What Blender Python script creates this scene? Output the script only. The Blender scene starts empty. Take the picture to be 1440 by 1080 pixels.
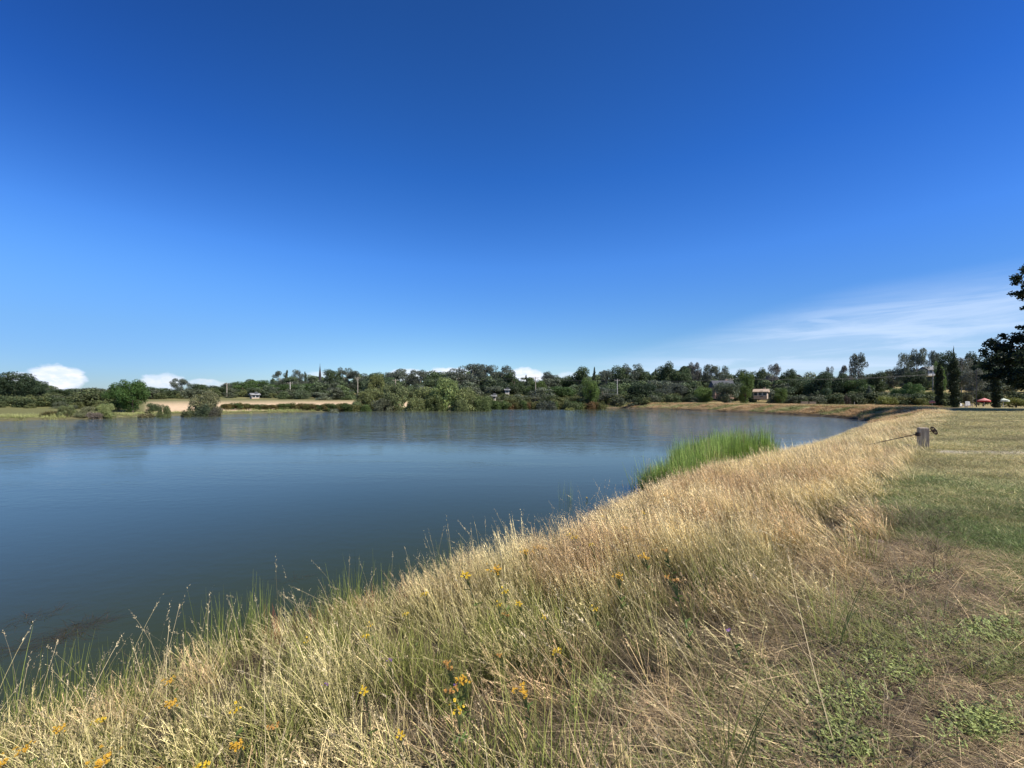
import bpy, math, random
import numpy as np
R = math.radians
rng = np.random.default_rng(7)
random.seed(7)
SC = bpy.context.scene
COL = SC.collection

# ------------------------------------------------------------------ camera
F = 560.0            # focal length in pixels of the 1440 px wide photograph
HY = 560.0           # eye level row
EYE = 1.6
WZ = -1.5            # water level
cd = bpy.data.cameras.new('camera')
cam = bpy.data.objects.new('camera', cd); COL.objects.link(cam)
cd.sensor_width = 36.0; cd.lens = 36.0*F/1440.0
cd.shift_y = (HY-540.0)/1440.0
cd.clip_start = 0.05; cd.clip_end = 8000
cam.location = (0, 0, EYE); cam.rotation_euler = (R(90), 0, 0)
SC.camera = cam
# ------------------------------------------------------------------ light
SUN_EL, SUN_AZ = R(47), R(116)      # azimuth from +Y towards +X
SC.view_settings.view_transform = 'Standard'; SC.view_settings.look = 'None'
SC.view_settings.gamma = 1.0; SC.view_settings.exposure = 0.5
SC.cycles.max_bounces = 6; SC.cycles.transparent_max_bounces = 6
SC.cycles.diffuse_bounces = 3; SC.cycles.glossy_bounces = 3; SC.cycles.transmission_bounces = 3
sl = bpy.data.lights.new('sun', 'SUN'); sl.energy = 5.0; sl.angle = R(0.53); sl.color = (1.0, 0.94, 0.84)
so = bpy.data.objects.new('sun', sl); COL.objects.link(so)
so.rotation_euler = (R(90)-SUN_EL, 0, math.pi-SUN_AZ)
so.location = (60, -20, 80)

class NT:
    """small helper for node maths"""
    def __init__(s, tree): s.t = tree; s.n = tree.nodes; s.l = tree.links
    def node(s, kind, **kw):
        n = s.n.new(kind)
        for k, v in kw.items(): setattr(n, k, v)
        return n
    def put(s, sock, v):
        if isinstance(v, (int, float)): sock.default_value = v
        elif isinstance(v, tuple): sock.default_value = v
        else: s.l.new(v, sock)
    def m(s, op, a, b=0.0, c=0.0, clamp=False):
        n = s.node('ShaderNodeMath', operation=op, use_clamp=clamp)
        s.put(n.inputs[0], a); s.put(n.inputs[1], b); s.put(n.inputs[2], c)
        return n.outputs[0]
    def ss(s, v, a, b):
        n = s.node('ShaderNodeMapRange', interpolation_type='SMOOTHSTEP')
        s.put(n.inputs[0], v); s.put(n.inputs[1], a); s.put(n.inputs[2], b)
        n.inputs[3].default_value = 0; n.inputs[4].default_value = 1
        return n.outputs[0]
    def mix(s, f, a, b, blend='MIX'):
        n = s.node('ShaderNodeMix', data_type='RGBA', blend_type=blend)
        s.put(n.inputs[0], f); s.put(n.inputs[6], a); s.put(n.inputs[7], b)
        return n.outputs[2]
    def noise(s, vec, scale, detail=4.0, rough=0.55, dist=0.0):
        n = s.node('ShaderNodeTexNoise')
        if vec is not None: s.l.new(vec, n.inputs['Vector'])
        n.inputs['Scale'].default_value = scale; n.inputs['Detail'].default_value = detail
        n.inputs['Roughness'].default_value = rough; n.inputs['Distortion'].default_value = dist
        return n.outputs[0]
    def xyz(s, x, y, z=0.0):
        n = s.node('ShaderNodeCombineXYZ')
        s.put(n.inputs[0], x); s.put(n.inputs[1], y); s.put(n.inputs[2], z)
        return n.outputs[0]

w = bpy.data.worlds.new('World'); SC.world = w; w.use_nodes = True
T = NT(w.node_tree); T.n.clear()
sky = T.node('ShaderNodeTexSky', sky_type='NISHITA')
sky.sun_disc = False; sky.sun_elevation = SUN_EL; sky.sun_rotation = SUN_AZ
sky.altitude = 300; sky.air_density = 1.0; sky.dust_density = 0.3; sky.ozone_density = 3.0
tc = T.node('ShaderNodeTexCoord')
sp = T.node('ShaderNodeSeparateXYZ'); T.l.new(tc.outputs['Generated'], sp.inputs[0])
DX, DY, DZ = sp.outputs
AZ = T.m('MULTIPLY', T.m('ARCTAN2', DX, DY), 57.2958)
EL = T.m('MULTIPLY', T.m('ARCSINE', DZ), 57.2958)
def ae(px, py):
    a = math.atan((px-720)/F); return math.degrees(a), math.degrees(math.atan((HY-py)/F*math.cos(a)))
nv = T.xyz(AZ, T.m('MULTIPLY', EL, 1.6))
n1 = T.noise(nv, 0.35, 7, 0.6)
n2 = T.noise(nv, 0.9, 5, 0.6)
cum = None
for (px, py, wpx, hpx, k) in ((80, 534, 76, 22, .95), (28, 533, 50, 9, .7), (228, 537, 62, 13, .7), (290, 540, 60, 7, .5), (455, 532, 50, 10, .4), (635, 526, 90, 9, .85),
                              (740, 529, 56, 12, .9), (575, 528, 60, 9, .7), (800, 531, 50, 8, .4)):
    a0, e0 = ae(px, py); a1, _ = ae(px+wpx/2, py); _, e1 = ae(px, py-hpx)
    dx = T.m('DIVIDE', T.m('SUBTRACT', AZ, a0), a1-a0); dy = T.m('DIVIDE', T.m('SUBTRACT', EL, e0), e1-e0)
    d = T.m('ADD', T.m('MULTIPLY', dx, dx), T.m('MULTIPLY', dy, dy))
    d = T.m('ADD', d, T.m('MULTIPLY', T.m('SUBTRACT', n1, 0.5), 2.2))
    d = T.m('ADD', d, T.m('MULTIPLY', T.m('SUBTRACT', n2, 0.5), 1.3))
    c = T.m('MULTIPLY', T.ss(d, 1.25, 0.45), k)
    cum = c if cum is None else T.m('MAXIMUM', cum, c)
cv = T.xyz(T.m('ADD', T.m('MULTIPLY', AZ, 0.05), T.m('MULTIPLY', EL, 0.02)), T.m('MULTIPLY', EL, 0.42))
c1 = T.noise(cv, 1.5, 7, 0.6, 0.6)
c2 = T.noise(cv, 0.6, 3, 0.5)
# the cirrus sheet on the right: upper edge climbs towards the right
top = T.m('ADD', 5.2, T.m('MULTIPLY', T.ss(AZ, 12, 44), 5.4))
sheet = T.m('MULTIPLY', T.ss(T.m('SUBTRACT', EL, top), 2.2, -3.6), T.ss(AZ, -2, 24))
wisp = T.ss(T.m('ADD', c1, T.m('MULTIPLY', c2, 0.4)), 0.56, 0.86)
cir = T.m('MULTIPLY', sheet, T.m('ADD', 0.32, T.m('MULTIPLY', wisp, 0.42)))
cir = T.m('MAXIMUM', cir, T.m('MULTIPLY', T.m('MULTIPLY', T.ss(EL, 7.5, 1.5), T.ss(AZ, -6, 26)), .34))
a0, e0 = ae(1163, 452)
dx = T.m('DIVIDE', T.m('SUBTRACT', AZ, a0), 2.6)
dy = T.m('DIVIDE', T.m('ADD', T.m('SUBTRACT', EL, e0), T.m('MULTIPLY', T.m('SUBTRACT', AZ, a0), 0.2)), 0.35)
st = T.ss(T.m('ADD', T.m('MULTIPLY', dx, dx), T.m('MULTIPLY', dy, dy)), 1.4, 0.0)
cir = T.m('MAXIMUM', cir, T.m('MULTIPLY', st, 0.45))
hs = T.node('ShaderNodeHueSaturation'); hs.inputs['Saturation'].default_value = 1.22; hs.inputs['Value'].default_value = 1.0
T.l.new(sky.outputs[0], hs.inputs['Color'])
tint = T.mix(1.0, hs.outputs[0], (0.80, 0.93, 1.10, 1), 'MULTIPLY')
deep = T.mix(T.ss(EL, 2, 48), (1.0, 1.0, 1.0, 1), (0.72, 0.82, 0.86, 1))
tint = T.mix(1.0, tint, deep, 'MULTIPLY')
cr = T.node('ShaderNodeValToRGB'); T.l.new(T.m('DIVIDE', EL, 60.0), cr.inputs[0])
els = cr.color_ramp.elements
for i, (p_, c_) in enumerate(((0.0, (.98, .90, .86)), (.127, (1.02, 1.0, .95)), (.30, (.96, 1.14, 1.34)), (.48, (.61, .94, 1.26)), (.73, (.57, .77, 1.0)), (1.0, (.45, .58, .70)))):
    e_ = els[i] if i < 2 else els.new(p_)
    e_.position = p_; e_.color = tuple(k*.7 for k in c_)+(1,)
tint = T.mix(1.0, tint, cr.outputs[0], 'MULTIPLY'); tint = T.mix(1.0, tint, (1/.7, 1/.7, 1/.7, 1), 'MULTIPLY')
wl = T.m('MULTIPLY', T.ss(AZ, -5, -50), T.ss(EL, 16, 2))
tint = T.mix(wl, tint, T.mix(1.0, tint, (.50, .60, .78, 1), 'MULTIPLY'))
tint = T.mix(T.ss(AZ, 5, 60), tint, T.mix(1.0, tint, (.66, .74, .84, 1), 'MULTIPLY'))
tint = T.mix(T.m('MULTIPLY', T.ss(AZ, -15, -55), T.ss(EL, 8, 30)), tint, T.mix(1.0, tint, (.70, .74, .84, 1), 'MULTIPLY'))
col = T.mix(cir, tint, (5.0, 6.1, 7.9, 1))
shade = T.mix(T.ss(n2, 0.35, 0.65), (5.8, 6.6, 8.2, 1), (7.6, 7.6, 8.0, 1))
col = T.mix(cum, col, shade)
bg = T.node('ShaderNodeBackground'); T.l.new(col, bg.inputs[0]); bg.inputs[1].default_value = 0.10
wo = T.node('ShaderNodeOutputWorld'); T.l.new(bg.outputs[0], wo.inputs[0])

# ------------------------------------------------------------------ object helpers
def tag(o, label=None, cat=None, group=None, kind=None):
    if label: o['label'] = label
    if cat: o['category'] = cat
    if group: o['group'] = group
    if kind: o['kind'] = kind
    return o
def empty(name, loc, label, cat, group=None, rz=0.0):
    o = bpy.data.objects.new(name, None); COL.objects.link(o)
    o.location = loc; o.rotation_euler = (0, 0, rz); o.empty_display_size = 0.3
    return tag(o, label, cat, group)
def mesh_np(name, V, Fq, mat=None, cols=None, smooth=False):
    """V (n,3) and Fq (m,k) to a mesh, cols per vertex"""
    me = bpy.data.meshes.new(name)
    V = np.asarray(V, np.float32); Fq = np.asarray(Fq, np.int32)
    k = Fq.shape[1]; m = len(Fq)
    me.vertices.add(len(V)); me.vertices.foreach_set('co', V.ravel())
    me.loops.add(m*k); me.loops.foreach_set('vertex_index', Fq.ravel())
    me.polygons.add(m)
    me.polygons.foreach_set('loop_start', np.arange(0, m*k, k, dtype=np.int32))
    me.polygons.foreach_set('loop_total', np.full(m, k, np.int32))
    if smooth: me.polygons.foreach_set('use_smooth', np.ones(m, bool))
    me.update(calc_edges=True)
    if cols is not None:
        a = me.attributes.new('col', 'FLOAT_COLOR', 'POINT')
        c = np.ones((len(V), 4), np.float32); c[:, :3] = cols
        a.data.foreach_set('color', c.ravel())
    if mat: me.materials.append(mat)
    return me
def link(name, me, parent=None, loc=None):
    o = bpy.data.objects.new(name, me); COL.objects.link(o)
    if parent: o.parent = parent
    if loc is not None: o.location = loc
    return o
class MB:
    """collects boxes, tubes and lathes into one mesh (mixed faces)"""
    def __init__(s): s.v = []; s.f = []
    def add(s, v, f):
        b = len(s.v); s.v += [tuple(p) for p in v]; s.f += [tuple(b+i for i in q) for q in f]; return s
    def box(s, c, d, rz=0.0, tilt=None):
        hx, hy, hz = d[0]/2, d[1]/2, d[2]/2
        P = np.array([(x, y, z) for x in (-hx, hx) for y in (-hy, hy) for z in (-hz, hz)])
        if tilt is not None:
            ca, sa = math.cos(tilt), math.sin(tilt); P = P @ np.array([[1, 0, 0], [0, ca, sa], [0, -sa, ca]])
        ca, sa = math.cos(rz), math.sin(rz); P = P @ np.array([[ca, sa, 0], [-sa, ca, 0], [0, 0, 1]])
        return s.add(P + np.array(c), [(0, 1, 3, 2), (4, 6, 7, 5), (0, 4, 5, 1), (2, 3, 7, 6), (0, 2, 6, 4), (1, 5, 7, 3)])
    def tube(s, pts, rad, n=8, cap=True):
        pts = [np.array(p, float) for p in pts]
        if not hasattr(rad, '__len__'): rad = [rad]*len(pts)
        V = []; Fc = []
        for i, p in enumerate(pts):
            t = pts[min(i+1, len(pts)-1)] - pts[max(i-1, 0)]; t = t/(np.linalg.norm(t)+1e-9)
            a = np.array([0, 0, 1.]) if abs(t[2]) < .9 else np.array([1., 0, 0])
            u = np.cross(t, a); u /= np.linalg.norm(u); q = np.cross(t, u)
            for k in range(n):
                an = 2*math.pi*k/n; V.append(p + (u*math.cos(an)+q*math.sin(an))*rad[i])
        for i in range(len(pts)-1):
            for k in range(n):
                a, b = i*n+k, i*n+(k+1) % n; Fc.append((a, b, b+n, a+n))
        if cap:
            Fc.append(tuple(range(n))[::-1]); Fc.append(tuple(range((len(pts)-1)*n, len(pts)*n)))
        return s.add(V, Fc)
    def build(s, name, mat, parent=None, loc=None, smooth=False, bevel=0.0):
        me = bpy.data.meshes.new(name); me.from_pydata([tuple(map(float, p)) for p in s.v], [], s.f); me.update()
        if smooth:
            me.polygons.foreach_set('use_smooth', np.ones(len(me.polygons), bool))
        me.materials.append(mat)
        o = link(name, me, parent, loc)
        if bevel:
            b = o.modifiers.new('bevel', 'BEVEL'); b.width = bevel; b.segments = 2
        return o
def sstep(a, b, x):
    t = np.clip((np.asarray(x, float)-a)/(b-a), 0, 1); return t*t*(3-2*t)
def vnoise(x, y, sc, seed=0):
    """value noise, numpy"""
    x = np.asarray(x, float)/sc; y = np.asarray(y, float)/sc
    xi = np.floor(x).astype(np.int64); yi = np.floor(y).astype(np.int64); fx = x-xi; fy = y-yi
    fx = fx*fx*(3-2*fx); fy = fy*fy*(3-2*fy)
    def h(a, b):
        n = (a*374761393 + b*668265263 + seed*974634777) & 0x7fffffff
        n = ((n ^ (n >> 13))*1274126177) & 0x7fffffff
        return ((n ^ (n >> 16)) & 0xffff)/65535.0
    return (h(xi, yi)*(1-fx)+h(xi+1, yi)*fx)*(1-fy) + (h(xi, yi+1)*(1-fx)+h(xi+1, yi+1)*fx)*fy
def fbm(x, y, sc, seed=0, o=4):
    s = 0; a = .5; tot = 0
    for i in range(o):
        s = s + a*vnoise(x, y, sc/2**i, seed+i*17); tot += a; a *= .55
    return s/tot

# ------------------------------------------------------------------ terrain
SH_PX = [(-150, 1160), (0, 1060), (150, 1020), (250, 966), (400, 905), (540, 868), (640, 832), (760, 788), (850, 742), (920, 706), (1010, 676),
         (1080, 650), (1150, 628), (1200, 607), (1225, 597), (1229, 592.5), (1180, 587.5), (1150, 585), (1050, 580.3), (950, 576.2), (870, 573.7),
         (800, 574), (700, 574.8), (600, 576), (500, 578), (450, 579), (350, 582), (250, 584.5), (150, 588), (80, 590), (0, 592.5), (-150, 597), (-400, 605)]
SHORE = [((px-720)/F*(F*(EYE-WZ)/(py-HY)), F*(EYE-WZ)/(py-HY)) for px, py in SH_PX]
SHORE += [(-95, 10), (-70, -30), (-28, -22), (-14, -7)]
SHORE = np.array(SHORE)
def shore_sd(x, y):
    """signed distance to the shoreline, positive on land"""
    x = np.asarray(x, float); y = np.asarray(y, float)
    best = np.full(x.shape, 1e18); inside = np.zeros(x.shape, bool)
    n = len(SHORE)
    for i in range(n):
        ax, ay = SHORE[i]; bx, by = SHORE[(i+1) % n]
        dx, dy = bx-ax, by-ay; L = dx*dx+dy*dy
        t = np.clip(((x-ax)*dx+(y-ay)*dy)/L, 0, 1)
        best = np.minimum(best, (x-ax-t*dx)**2+(y-ay-t*dy)**2)
        c = ((ay > y) != (by > y)); xx = dx*(y-ay)/(by-ay+1e-12)+ax
        inside ^= c & (x < xx)
    d = np.sqrt(best)
    return np.where(inside, -d, d)
def terrain(x, y):
    x = np.asarray(x, float); y = np.asarray(y, float)
    sd = shore_sd(x, y)
    r = np.hypot(x, y); v = (y-x)/math.sqrt(2)
    sdn = sd + (fbm(x, y, 2.2, 3, 3)-.5)*np.clip(0.15+r*0.01, .15, 1.0)*1.2
    t = np.where(y > 1, x/np.maximum(y, 1), -9.0)
    wd = np.maximum(sstep(0.20, 0.30, t), 1-sstep(8, 16, v))
    dam = WZ + 1.5*(0.16*sstep(-.1, .5, sdn) + 0.84*np.clip((sdn-.15)/4.9, 0, 1)**1.25)
    # beyond the dam the land drops a little and then climbs to the wooded hill
    back = sstep(14, 40, sd)*sstep(0.15, .5, t)*sstep(64, 82, y)
    dam = dam - 0.5*back
    low = WZ + 0.35*sstep(-.3, 1.5, sdn) + 0.25*sstep(1, 12, sdn) + 1.9*sstep(6, 62, sdn)
    z = low*(1-wd)+dam*wd
    far = sstep(115, 300, np.maximum(y, 0))*sstep(20, 150, sd)
    z = z + 6.0*far
    z = z + 5.0*sstep(108, 175, y)*sstep(0.7, 1.0, t)*sstep(15, 90, sd)
    z = z + (fbm(x, y, 40, 5, 3)-.5)*1.6*sstep(25, 120, sd)
    z = z + (fbm(x, y, 0.7, 9, 4)-.5)*0.09*sstep(0, 1, sdn) + (fbm(x, y, 5, 19, 2)-.5)*0.12*sstep(0, 2, sdn)
    z = np.where(sdn < -.1, WZ - 0.06 - 0.28*np.clip(-sdn, 0, 6), z)
    return z
def tz(x, y): return float(terrain(np.array([x]), np.array([y]))[0])
def at(px, depth): return (px-720)/F*depth
def hit(px, py, h=0.0, dmax=400):
    """where the line of sight through a pixel meets the ground raised by h"""
    d = np.exp(np.linspace(math.log(.6), math.log(dmax), 1500))
    x = (px-720)/F*d; zr = EYE+(HY-py)/F*d
    g = terrain(x, d)+h
    k = np.argmax(zr <= g)
    return x[k], d[k], g[k]-h

def terrain_grid():
    a = np.concatenate([np.linspace(-180, -62, 60, endpoint=False), np.linspace(-62, 62, 640, endpoint=False), np.linspace(62, 180, 60, endpoint=False)])
    rr = np.exp(np.linspace(math.log(.35), math.log(3500), 640))
    A, RR = np.meshgrid(np.radians(a), rr)
    X = np.sin(A)*RR; Y = np.cos(A)*RR; Z = terrain(X.ravel(), Y.ravel()).reshape(X.shape)
    nr, na = X.shape
    V = np.stack([X, Y, Z], -1).reshape(-1, 3)
    i, j = np.meshgrid(np.arange(nr-1), np.arange(na), indexing='ij'); j2 = (j+1) % na
    Q = np.stack([i*na+j, i*na+j2, (i+1)*na+j2, (i+1)*na+j], -1).reshape(-1, 4)[:, ::-1]
    V = np.vstack([V, [[0, 0, tz(0.01, 0.01)]]])
    return V, Q, nr, na
def path_u(x, y): return (x+y)/math.sqrt(2)
def path_v(x, y): return (y-x)/math.sqrt(2)
EDGE_U = np.array([-20, 0, 2, 3.3, 5, 6.8, 9.6, 14.1, 23.5, 37.5, 67, 90])
EDGE_V = np.array([.8, .62, .5, .4, .30, .25, .12, 0, -.4, -1.3, -3.7, -6])
def tallness(x, y):
    """1 in the unmown bank, 0 on the mown track"""
    v = path_v(x, y)-np.interp(path_u(x, y), EDGE_U, EDGE_V)
    v = v + (fbm(x, y, .8, 31, 3)-.5)*.5
    return v
SOIL = np.array([.118, .086, .058]); STRAW = np.array([.37, .285, .16]); GREEN = np.array([.085, .115, .035]); MUD = np.array([.085, .065, .045])
GOLD = np.array([.40, .29, .15]); TAN = np.array([.60, .44, .28]); OLIVE = np.array([.13, .14, .055])
def greenness(x, y):
    x = np.asarray(x, float); y = np.asarray(y, float)
    """how green the mown track is"""
    u = path_u(x, y); v = path_v(x, y)
    g = sstep(6.0, 6.9, u-1.15*v+.8*(fbm(x, y, .9, 43, 3)-.5))*(1-sstep(9.5, 13.5, u))*1.0
    g = g + sstep(9, 13, u)*.20
    g = g*(0.35+1.1*sstep(.2, .75, fbm(x, y, 1.3, 41, 4)))
    p = sstep(.58, .70, fbm(x, y, .55, 47, 3))*(1-sstep(4.5, 5.5, u))*.6
    return np.clip(g+p, 0, 1)
def ground_cols(x, y, z):
    sd = shore_sd(x, y); r = np.hypot(x, y)
    n = fbm(x, y, 1.3, 51, 4)[:, None]; n2 = fbm(x, y, .25, 53, 3)[:, None]
    tl = sstep(-.1, .3, tallness(x, y))[:, None]
    g = greenness(x, y)[:, None]
    mow = SOIL*(1-sstep(.35, .7, n))+ (SOIL*.45+STRAW*.55)*sstep(.35, .7, n)
    mm = sstep(.35, .65, fbm(x*.35-y*.2, y*.9, 1.6, 121, 4))[:, None]
    far_track = (OLIVE*.8+STRAW*.25)*(1-mm)+(OLIVE*.3+STRAW*.7)*mm; far_track = far_track*(.55+.8*n)
    fu = sstep(10, 20, path_u(x, y))[:, None]
    mow = mow*(1-fu)+far_track*fu
    c = mow*(1-g)+(GREEN*.9+OLIVE*.2)*g
    bank = (SOIL*.5+OLIVE*.25+STRAW*.08)*(.75+.5*n2)
    c = c*(1-tl)+bank*tl
    # far land
    fr = sstep(40, 60, r)[:, None]
    n3 = fbm(x, y, 14, 61, 4)[:, None]
    n4 = fbm(x*.5, y, 2.5, 63, 4)[:, None]
    t = np.where(y > 1, x/np.maximum(y, 1), -9.)[:, None]
    wd = sstep(.20, .30, t)
    damc = GOLD*.86*(1-sstep(.45, .62, n4))+(OLIVE*1.2+GOLD*.25)*sstep(.45, .62, n4)
    bare = sstep(3, 7, sd[:, None]+5*n4-2.5)*sstep(-.93, -.90, t)*(1-sstep(22, 60, sd)[:, None])
    lowb = (OLIVE*.85+GOLD*.08)*(1-bare) + TAN*bare
    farc = damc*wd+lowb*(1-wd)
    hill = sstep(60, 110, sd)[:, None]*sstep(.4, .6, n3)
    farc = farc*(1-hill)+(OLIVE*.8+GOLD*.4)*hill
    trk = (sstep(1.0, 1.06, t[:, 0])*(1-sstep(72, 84, y)))[:, None]
    fr = fr*(1-trk)
    c = c*(1-fr)+farc*fr
    mud = (1-sstep(.2, .65, z-WZ))[:, None]
    mc = np.where(t > .2, MUD*.9+TAN*.12*(n4 > .5), MUD*.7+OLIVE*.5)
    mc = np.where(r[:, None] < 40, MUD*.6, mc)
    c = c*(1-mud)+mc*mud
    # worn pale strip across the track by the post
    px = x/np.maximum(y, .1); s = np.exp(-((y-12.0-(fbm(x, y, 1.5, 71, 2)-.5)*.5)/.42)**2)*sstep(1.02, 1.06, px)*(.6+.6*n[:, 0])*(y > 1)
    s2 = np.exp(-((path_v(x, y)+3.3+(fbm(x, y, 3, 73, 2)-.5)*.8)/.22)**2)*sstep(12, 18, path_u(x, y))*.5*(1-sstep(50, 60, r))
    s = np.clip(s+s2, 0, 1)[:, None]
    return c*(1-s)+np.array([.50, .44, .33])*s

def mat_new(name):
    m = bpy.data.materials.new(name); m.use_nodes = True; m.node_tree.nodes.clear(); return m, NT(m.node_tree)
def finish(m, t, shader):
    o = t.node('ShaderNodeOutputMaterial'); t.l.new(shader, o.inputs[0]); return m
def simple_mat(name, c, rough=.7, var=.25, sc=3.0, metal=0.0, bump=0.0, stretch=None):
    m, t = mat_new(name); p = t.node('ShaderNodeBsdfPrincipled')
    tcn = t.node('ShaderNodeTexCoord'); vec = tcn.outputs['Object']
    if stretch:
        mp = t.node('ShaderNodeMapping'); mp.inputs['Scale'].default_value = stretch; t.l.new(vec, mp.inputs[0]); vec = mp.outputs[0]
    nz = t.noise(vec, sc, 6, .6)
    lo = tuple(k*(1-var) for k in c)+(1,); hi = tuple(min(1, k*(1+var)) for k in c)+(1,)
    t.l.new(t.mix(t.ss(nz, .3, .7), lo, hi), p.inputs['Base Color'])
    p.inputs['Roughness'].default_value = rough; p.inputs['Metallic'].default_value = metal
    if bump:
        b = t.node('ShaderNodeBump'); b.inputs['Strength'].default_value = bump; b.inputs['Distance'].default_value = .02
        t.l.new(nz, b.inputs['Height']); t.l.new(b.outputs[0], p.inputs['Normal'])
    return finish(m, t, p.outputs[0])

def ground_mat():
    m, t = mat_new('dry_ground'); p = t.node('ShaderNodeBsdfPrincipled'); p.inputs['Roughness'].default_value = .95
    p.inputs['Specular IOR Level'].default_value = .1
    a = t.node('ShaderNodeAttribute', attribute_name='col'); tcn = t.node('ShaderNodeTexCoord'); v = tcn.outputs['Object']
    f1 = t.noise(v, 90, 5, .7); f2 = t.noise(v, 9, 5, .65); f3 = t.noise(v, .9, 5, .6)
    k = t.m('ADD', t.m('ADD', t.m('MULTIPLY', f1, .7), t.m('MULTIPLY', f2, .8)), t.m('MULTIPLY', f3, .6))
    k = t.m('SUBTRACT', k, .05)
    t.l.new(t.mix(1.0, a.outputs['Color'], t.xyz(k, k, k), 'MULTIPLY'), p.inputs['Base Color'])
    b = t.node('ShaderNodeBump'); b.inputs['Strength'].default_value = .8; b.inputs['Distance'].default_value = .03
    t.l.new(t.m('ADD', f1, t.m('MULTIPLY', f2, 2)), b.inputs['Height']); t.l.new(b.outputs[0], p.inputs['Normal'])
    return finish(m, t, p.outputs[0])
V, Q, nr, na = terrain_grid()
gm = mesh_np('ground', V, Q, ground_mat(), ground_cols(V[:, 0], V[:, 1], V[:, 2]), smooth=True)
ground = tag(link('ground', gm), kind='structure')

def water_mat():
    m, t = mat_new('pond_water'); p = t.node('ShaderNodeBsdfPrincipled')
    tcn = t.node('ShaderNodeTexCoord'); v = tcn.outputs['Object']
    s = t.node('ShaderNodeSeparateXYZ'); t.l.new(v, s.inputs[0])
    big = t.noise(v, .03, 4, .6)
    glare = t.ss(t.m('ADD', s.outputs[1], t.m('MULTIPLY', t.m('SUBTRACT', big, .5), 6.0)), 9.0, 24.0)  # paler water farther out paints grazing glint and haze into the base colour
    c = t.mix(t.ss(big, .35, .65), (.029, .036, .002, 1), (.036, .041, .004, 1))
    c = t.mix(glare, c, (.068, .077, .046, 1))
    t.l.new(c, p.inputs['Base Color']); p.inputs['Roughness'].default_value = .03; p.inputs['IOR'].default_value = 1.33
    mp = t.node('ShaderNodeMapping'); mp.inputs['Scale'].default_value = (1, 1.6, 1); mp.inputs['Rotation'].default_value = (0, 0, R(12)); t.l.new(v, mp.inputs[0])
    p.inputs['IOR'].default_value = 1.30
    w1 = t.noise(mp.outputs[0], 2.0, 4, .6); w2 = t.noise(mp.outputs[0], 7.0, 3, .6)
    # the breeze: smooth towards the near bank and the right arm, ruffled on the left and far out
    ml = t.node('ShaderNodeMapping'); ml.inputs['Scale'].default_value = (.035, .20, 1); ml.inputs['Rotation'].default_value = (0, 0, R(-6)); t.l.new(v, ml.inputs[0]); mp_lane = ml.outputs[0]
    edge = t.m('ADD', s.outputs[1], t.m('MULTIPLY', t.m('SUBTRACT', big, .5), 30.0))
    breeze = t.m('MULTIPLY', t.ss(edge, 19.0, 36.0), t.m('ADD', .35, t.m('MULTIPLY', t.ss(s.outputs[0], 25.0, -12.0), .65)))
    gust = t.ss(t.noise(v, .09, 3, .6), .3, .7)
    lane = t.ss(t.noise(mp_lane, 1.0, 3, .55), .48, .66)
    amp = t.m('ADD', t.m('ADD', .06, t.m('MULTIPLY', lane, .16)), t.m('MULTIPLY', breeze, t.m('ADD', .7, t.m('MULTIPLY', gust, 1.1))))
    mp2 = t.node('ShaderNodeMapping'); mp2.inputs['Scale'].default_value = (.55, 1.5, 1); mp2.inputs['Rotation'].default_value = (0, 0, R(-8)); t.l.new(v, mp2.inputs[0])
    w0 = t.noise(mp2.outputs[0], .9, 3, .55)
    h = t.m('MULTIPLY', t.m('ADD', t.m('ADD', w1, t.m('MULTIPLY', w2, .18)), t.m('MULTIPLY', t.m('MULTIPLY', w0, 6.0), breeze)), amp)
    b = t.node('ShaderNodeBump'); b.inputs['Strength'].default_value = 1.0; b.inputs['Distance'].default_value = .06
    t.l.new(h, b.inputs['Height']); t.l.new(b.outputs[0], p.inputs['Normal'])
    return finish(m, t, p.outputs[0])
wv = [(-420, -60, WZ), (130, -60, WZ), (130, 170, WZ), (-420, 170, WZ)]
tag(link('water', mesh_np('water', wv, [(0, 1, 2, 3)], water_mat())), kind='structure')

# ------------------------------------------------------------------ grass
def leaf_mat(name, trans=.3, rough=.6, inst=True, var=0.0):
    m, t = mat_new(name)
    a = t.node('ShaderNodeAttribute', attribute_name='col')
    if inst == 'inst':
        b = t.node('ShaderNodeAttribute', attribute_name='tint', attribute_type='INSTANCER'); bc = b.outputs['Color']
    elif inst == 'obj':
        b = t.node('ShaderNodeObjectInfo'); bc = b.outputs['Color']
    c = t.mix(1.0, a.outputs['Color'], bc, 'MULTIPLY') if inst else a.outputs['Color']
    d = t.node('ShaderNodeBsdfPrincipled'); d.inputs['Roughness'].default_value = rough; d.inputs['Specular IOR Level'].default_value = .25
    t.l.new(c, d.inputs['Base Color'])
    tr = t.node('ShaderNodeBsdfTranslucent'); t.l.new(c, tr.inputs[0])
    mx = t.node('ShaderNodeMixShader'); mx.inputs[0].default_value = trans
    t.l.new(d.outputs[0], mx.inputs[1]); t.l.new(tr.outputs[0], mx.inputs[2])
    return finish(m, t, mx.outputs[0])
M_GRASS = leaf_mat('grass_blade', .2, .6, 'inst')
M_LEAF = leaf_mat('foliage', .36, .55, 'obj')
M_OWN = leaf_mat('plant', .25, .55, False)

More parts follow.
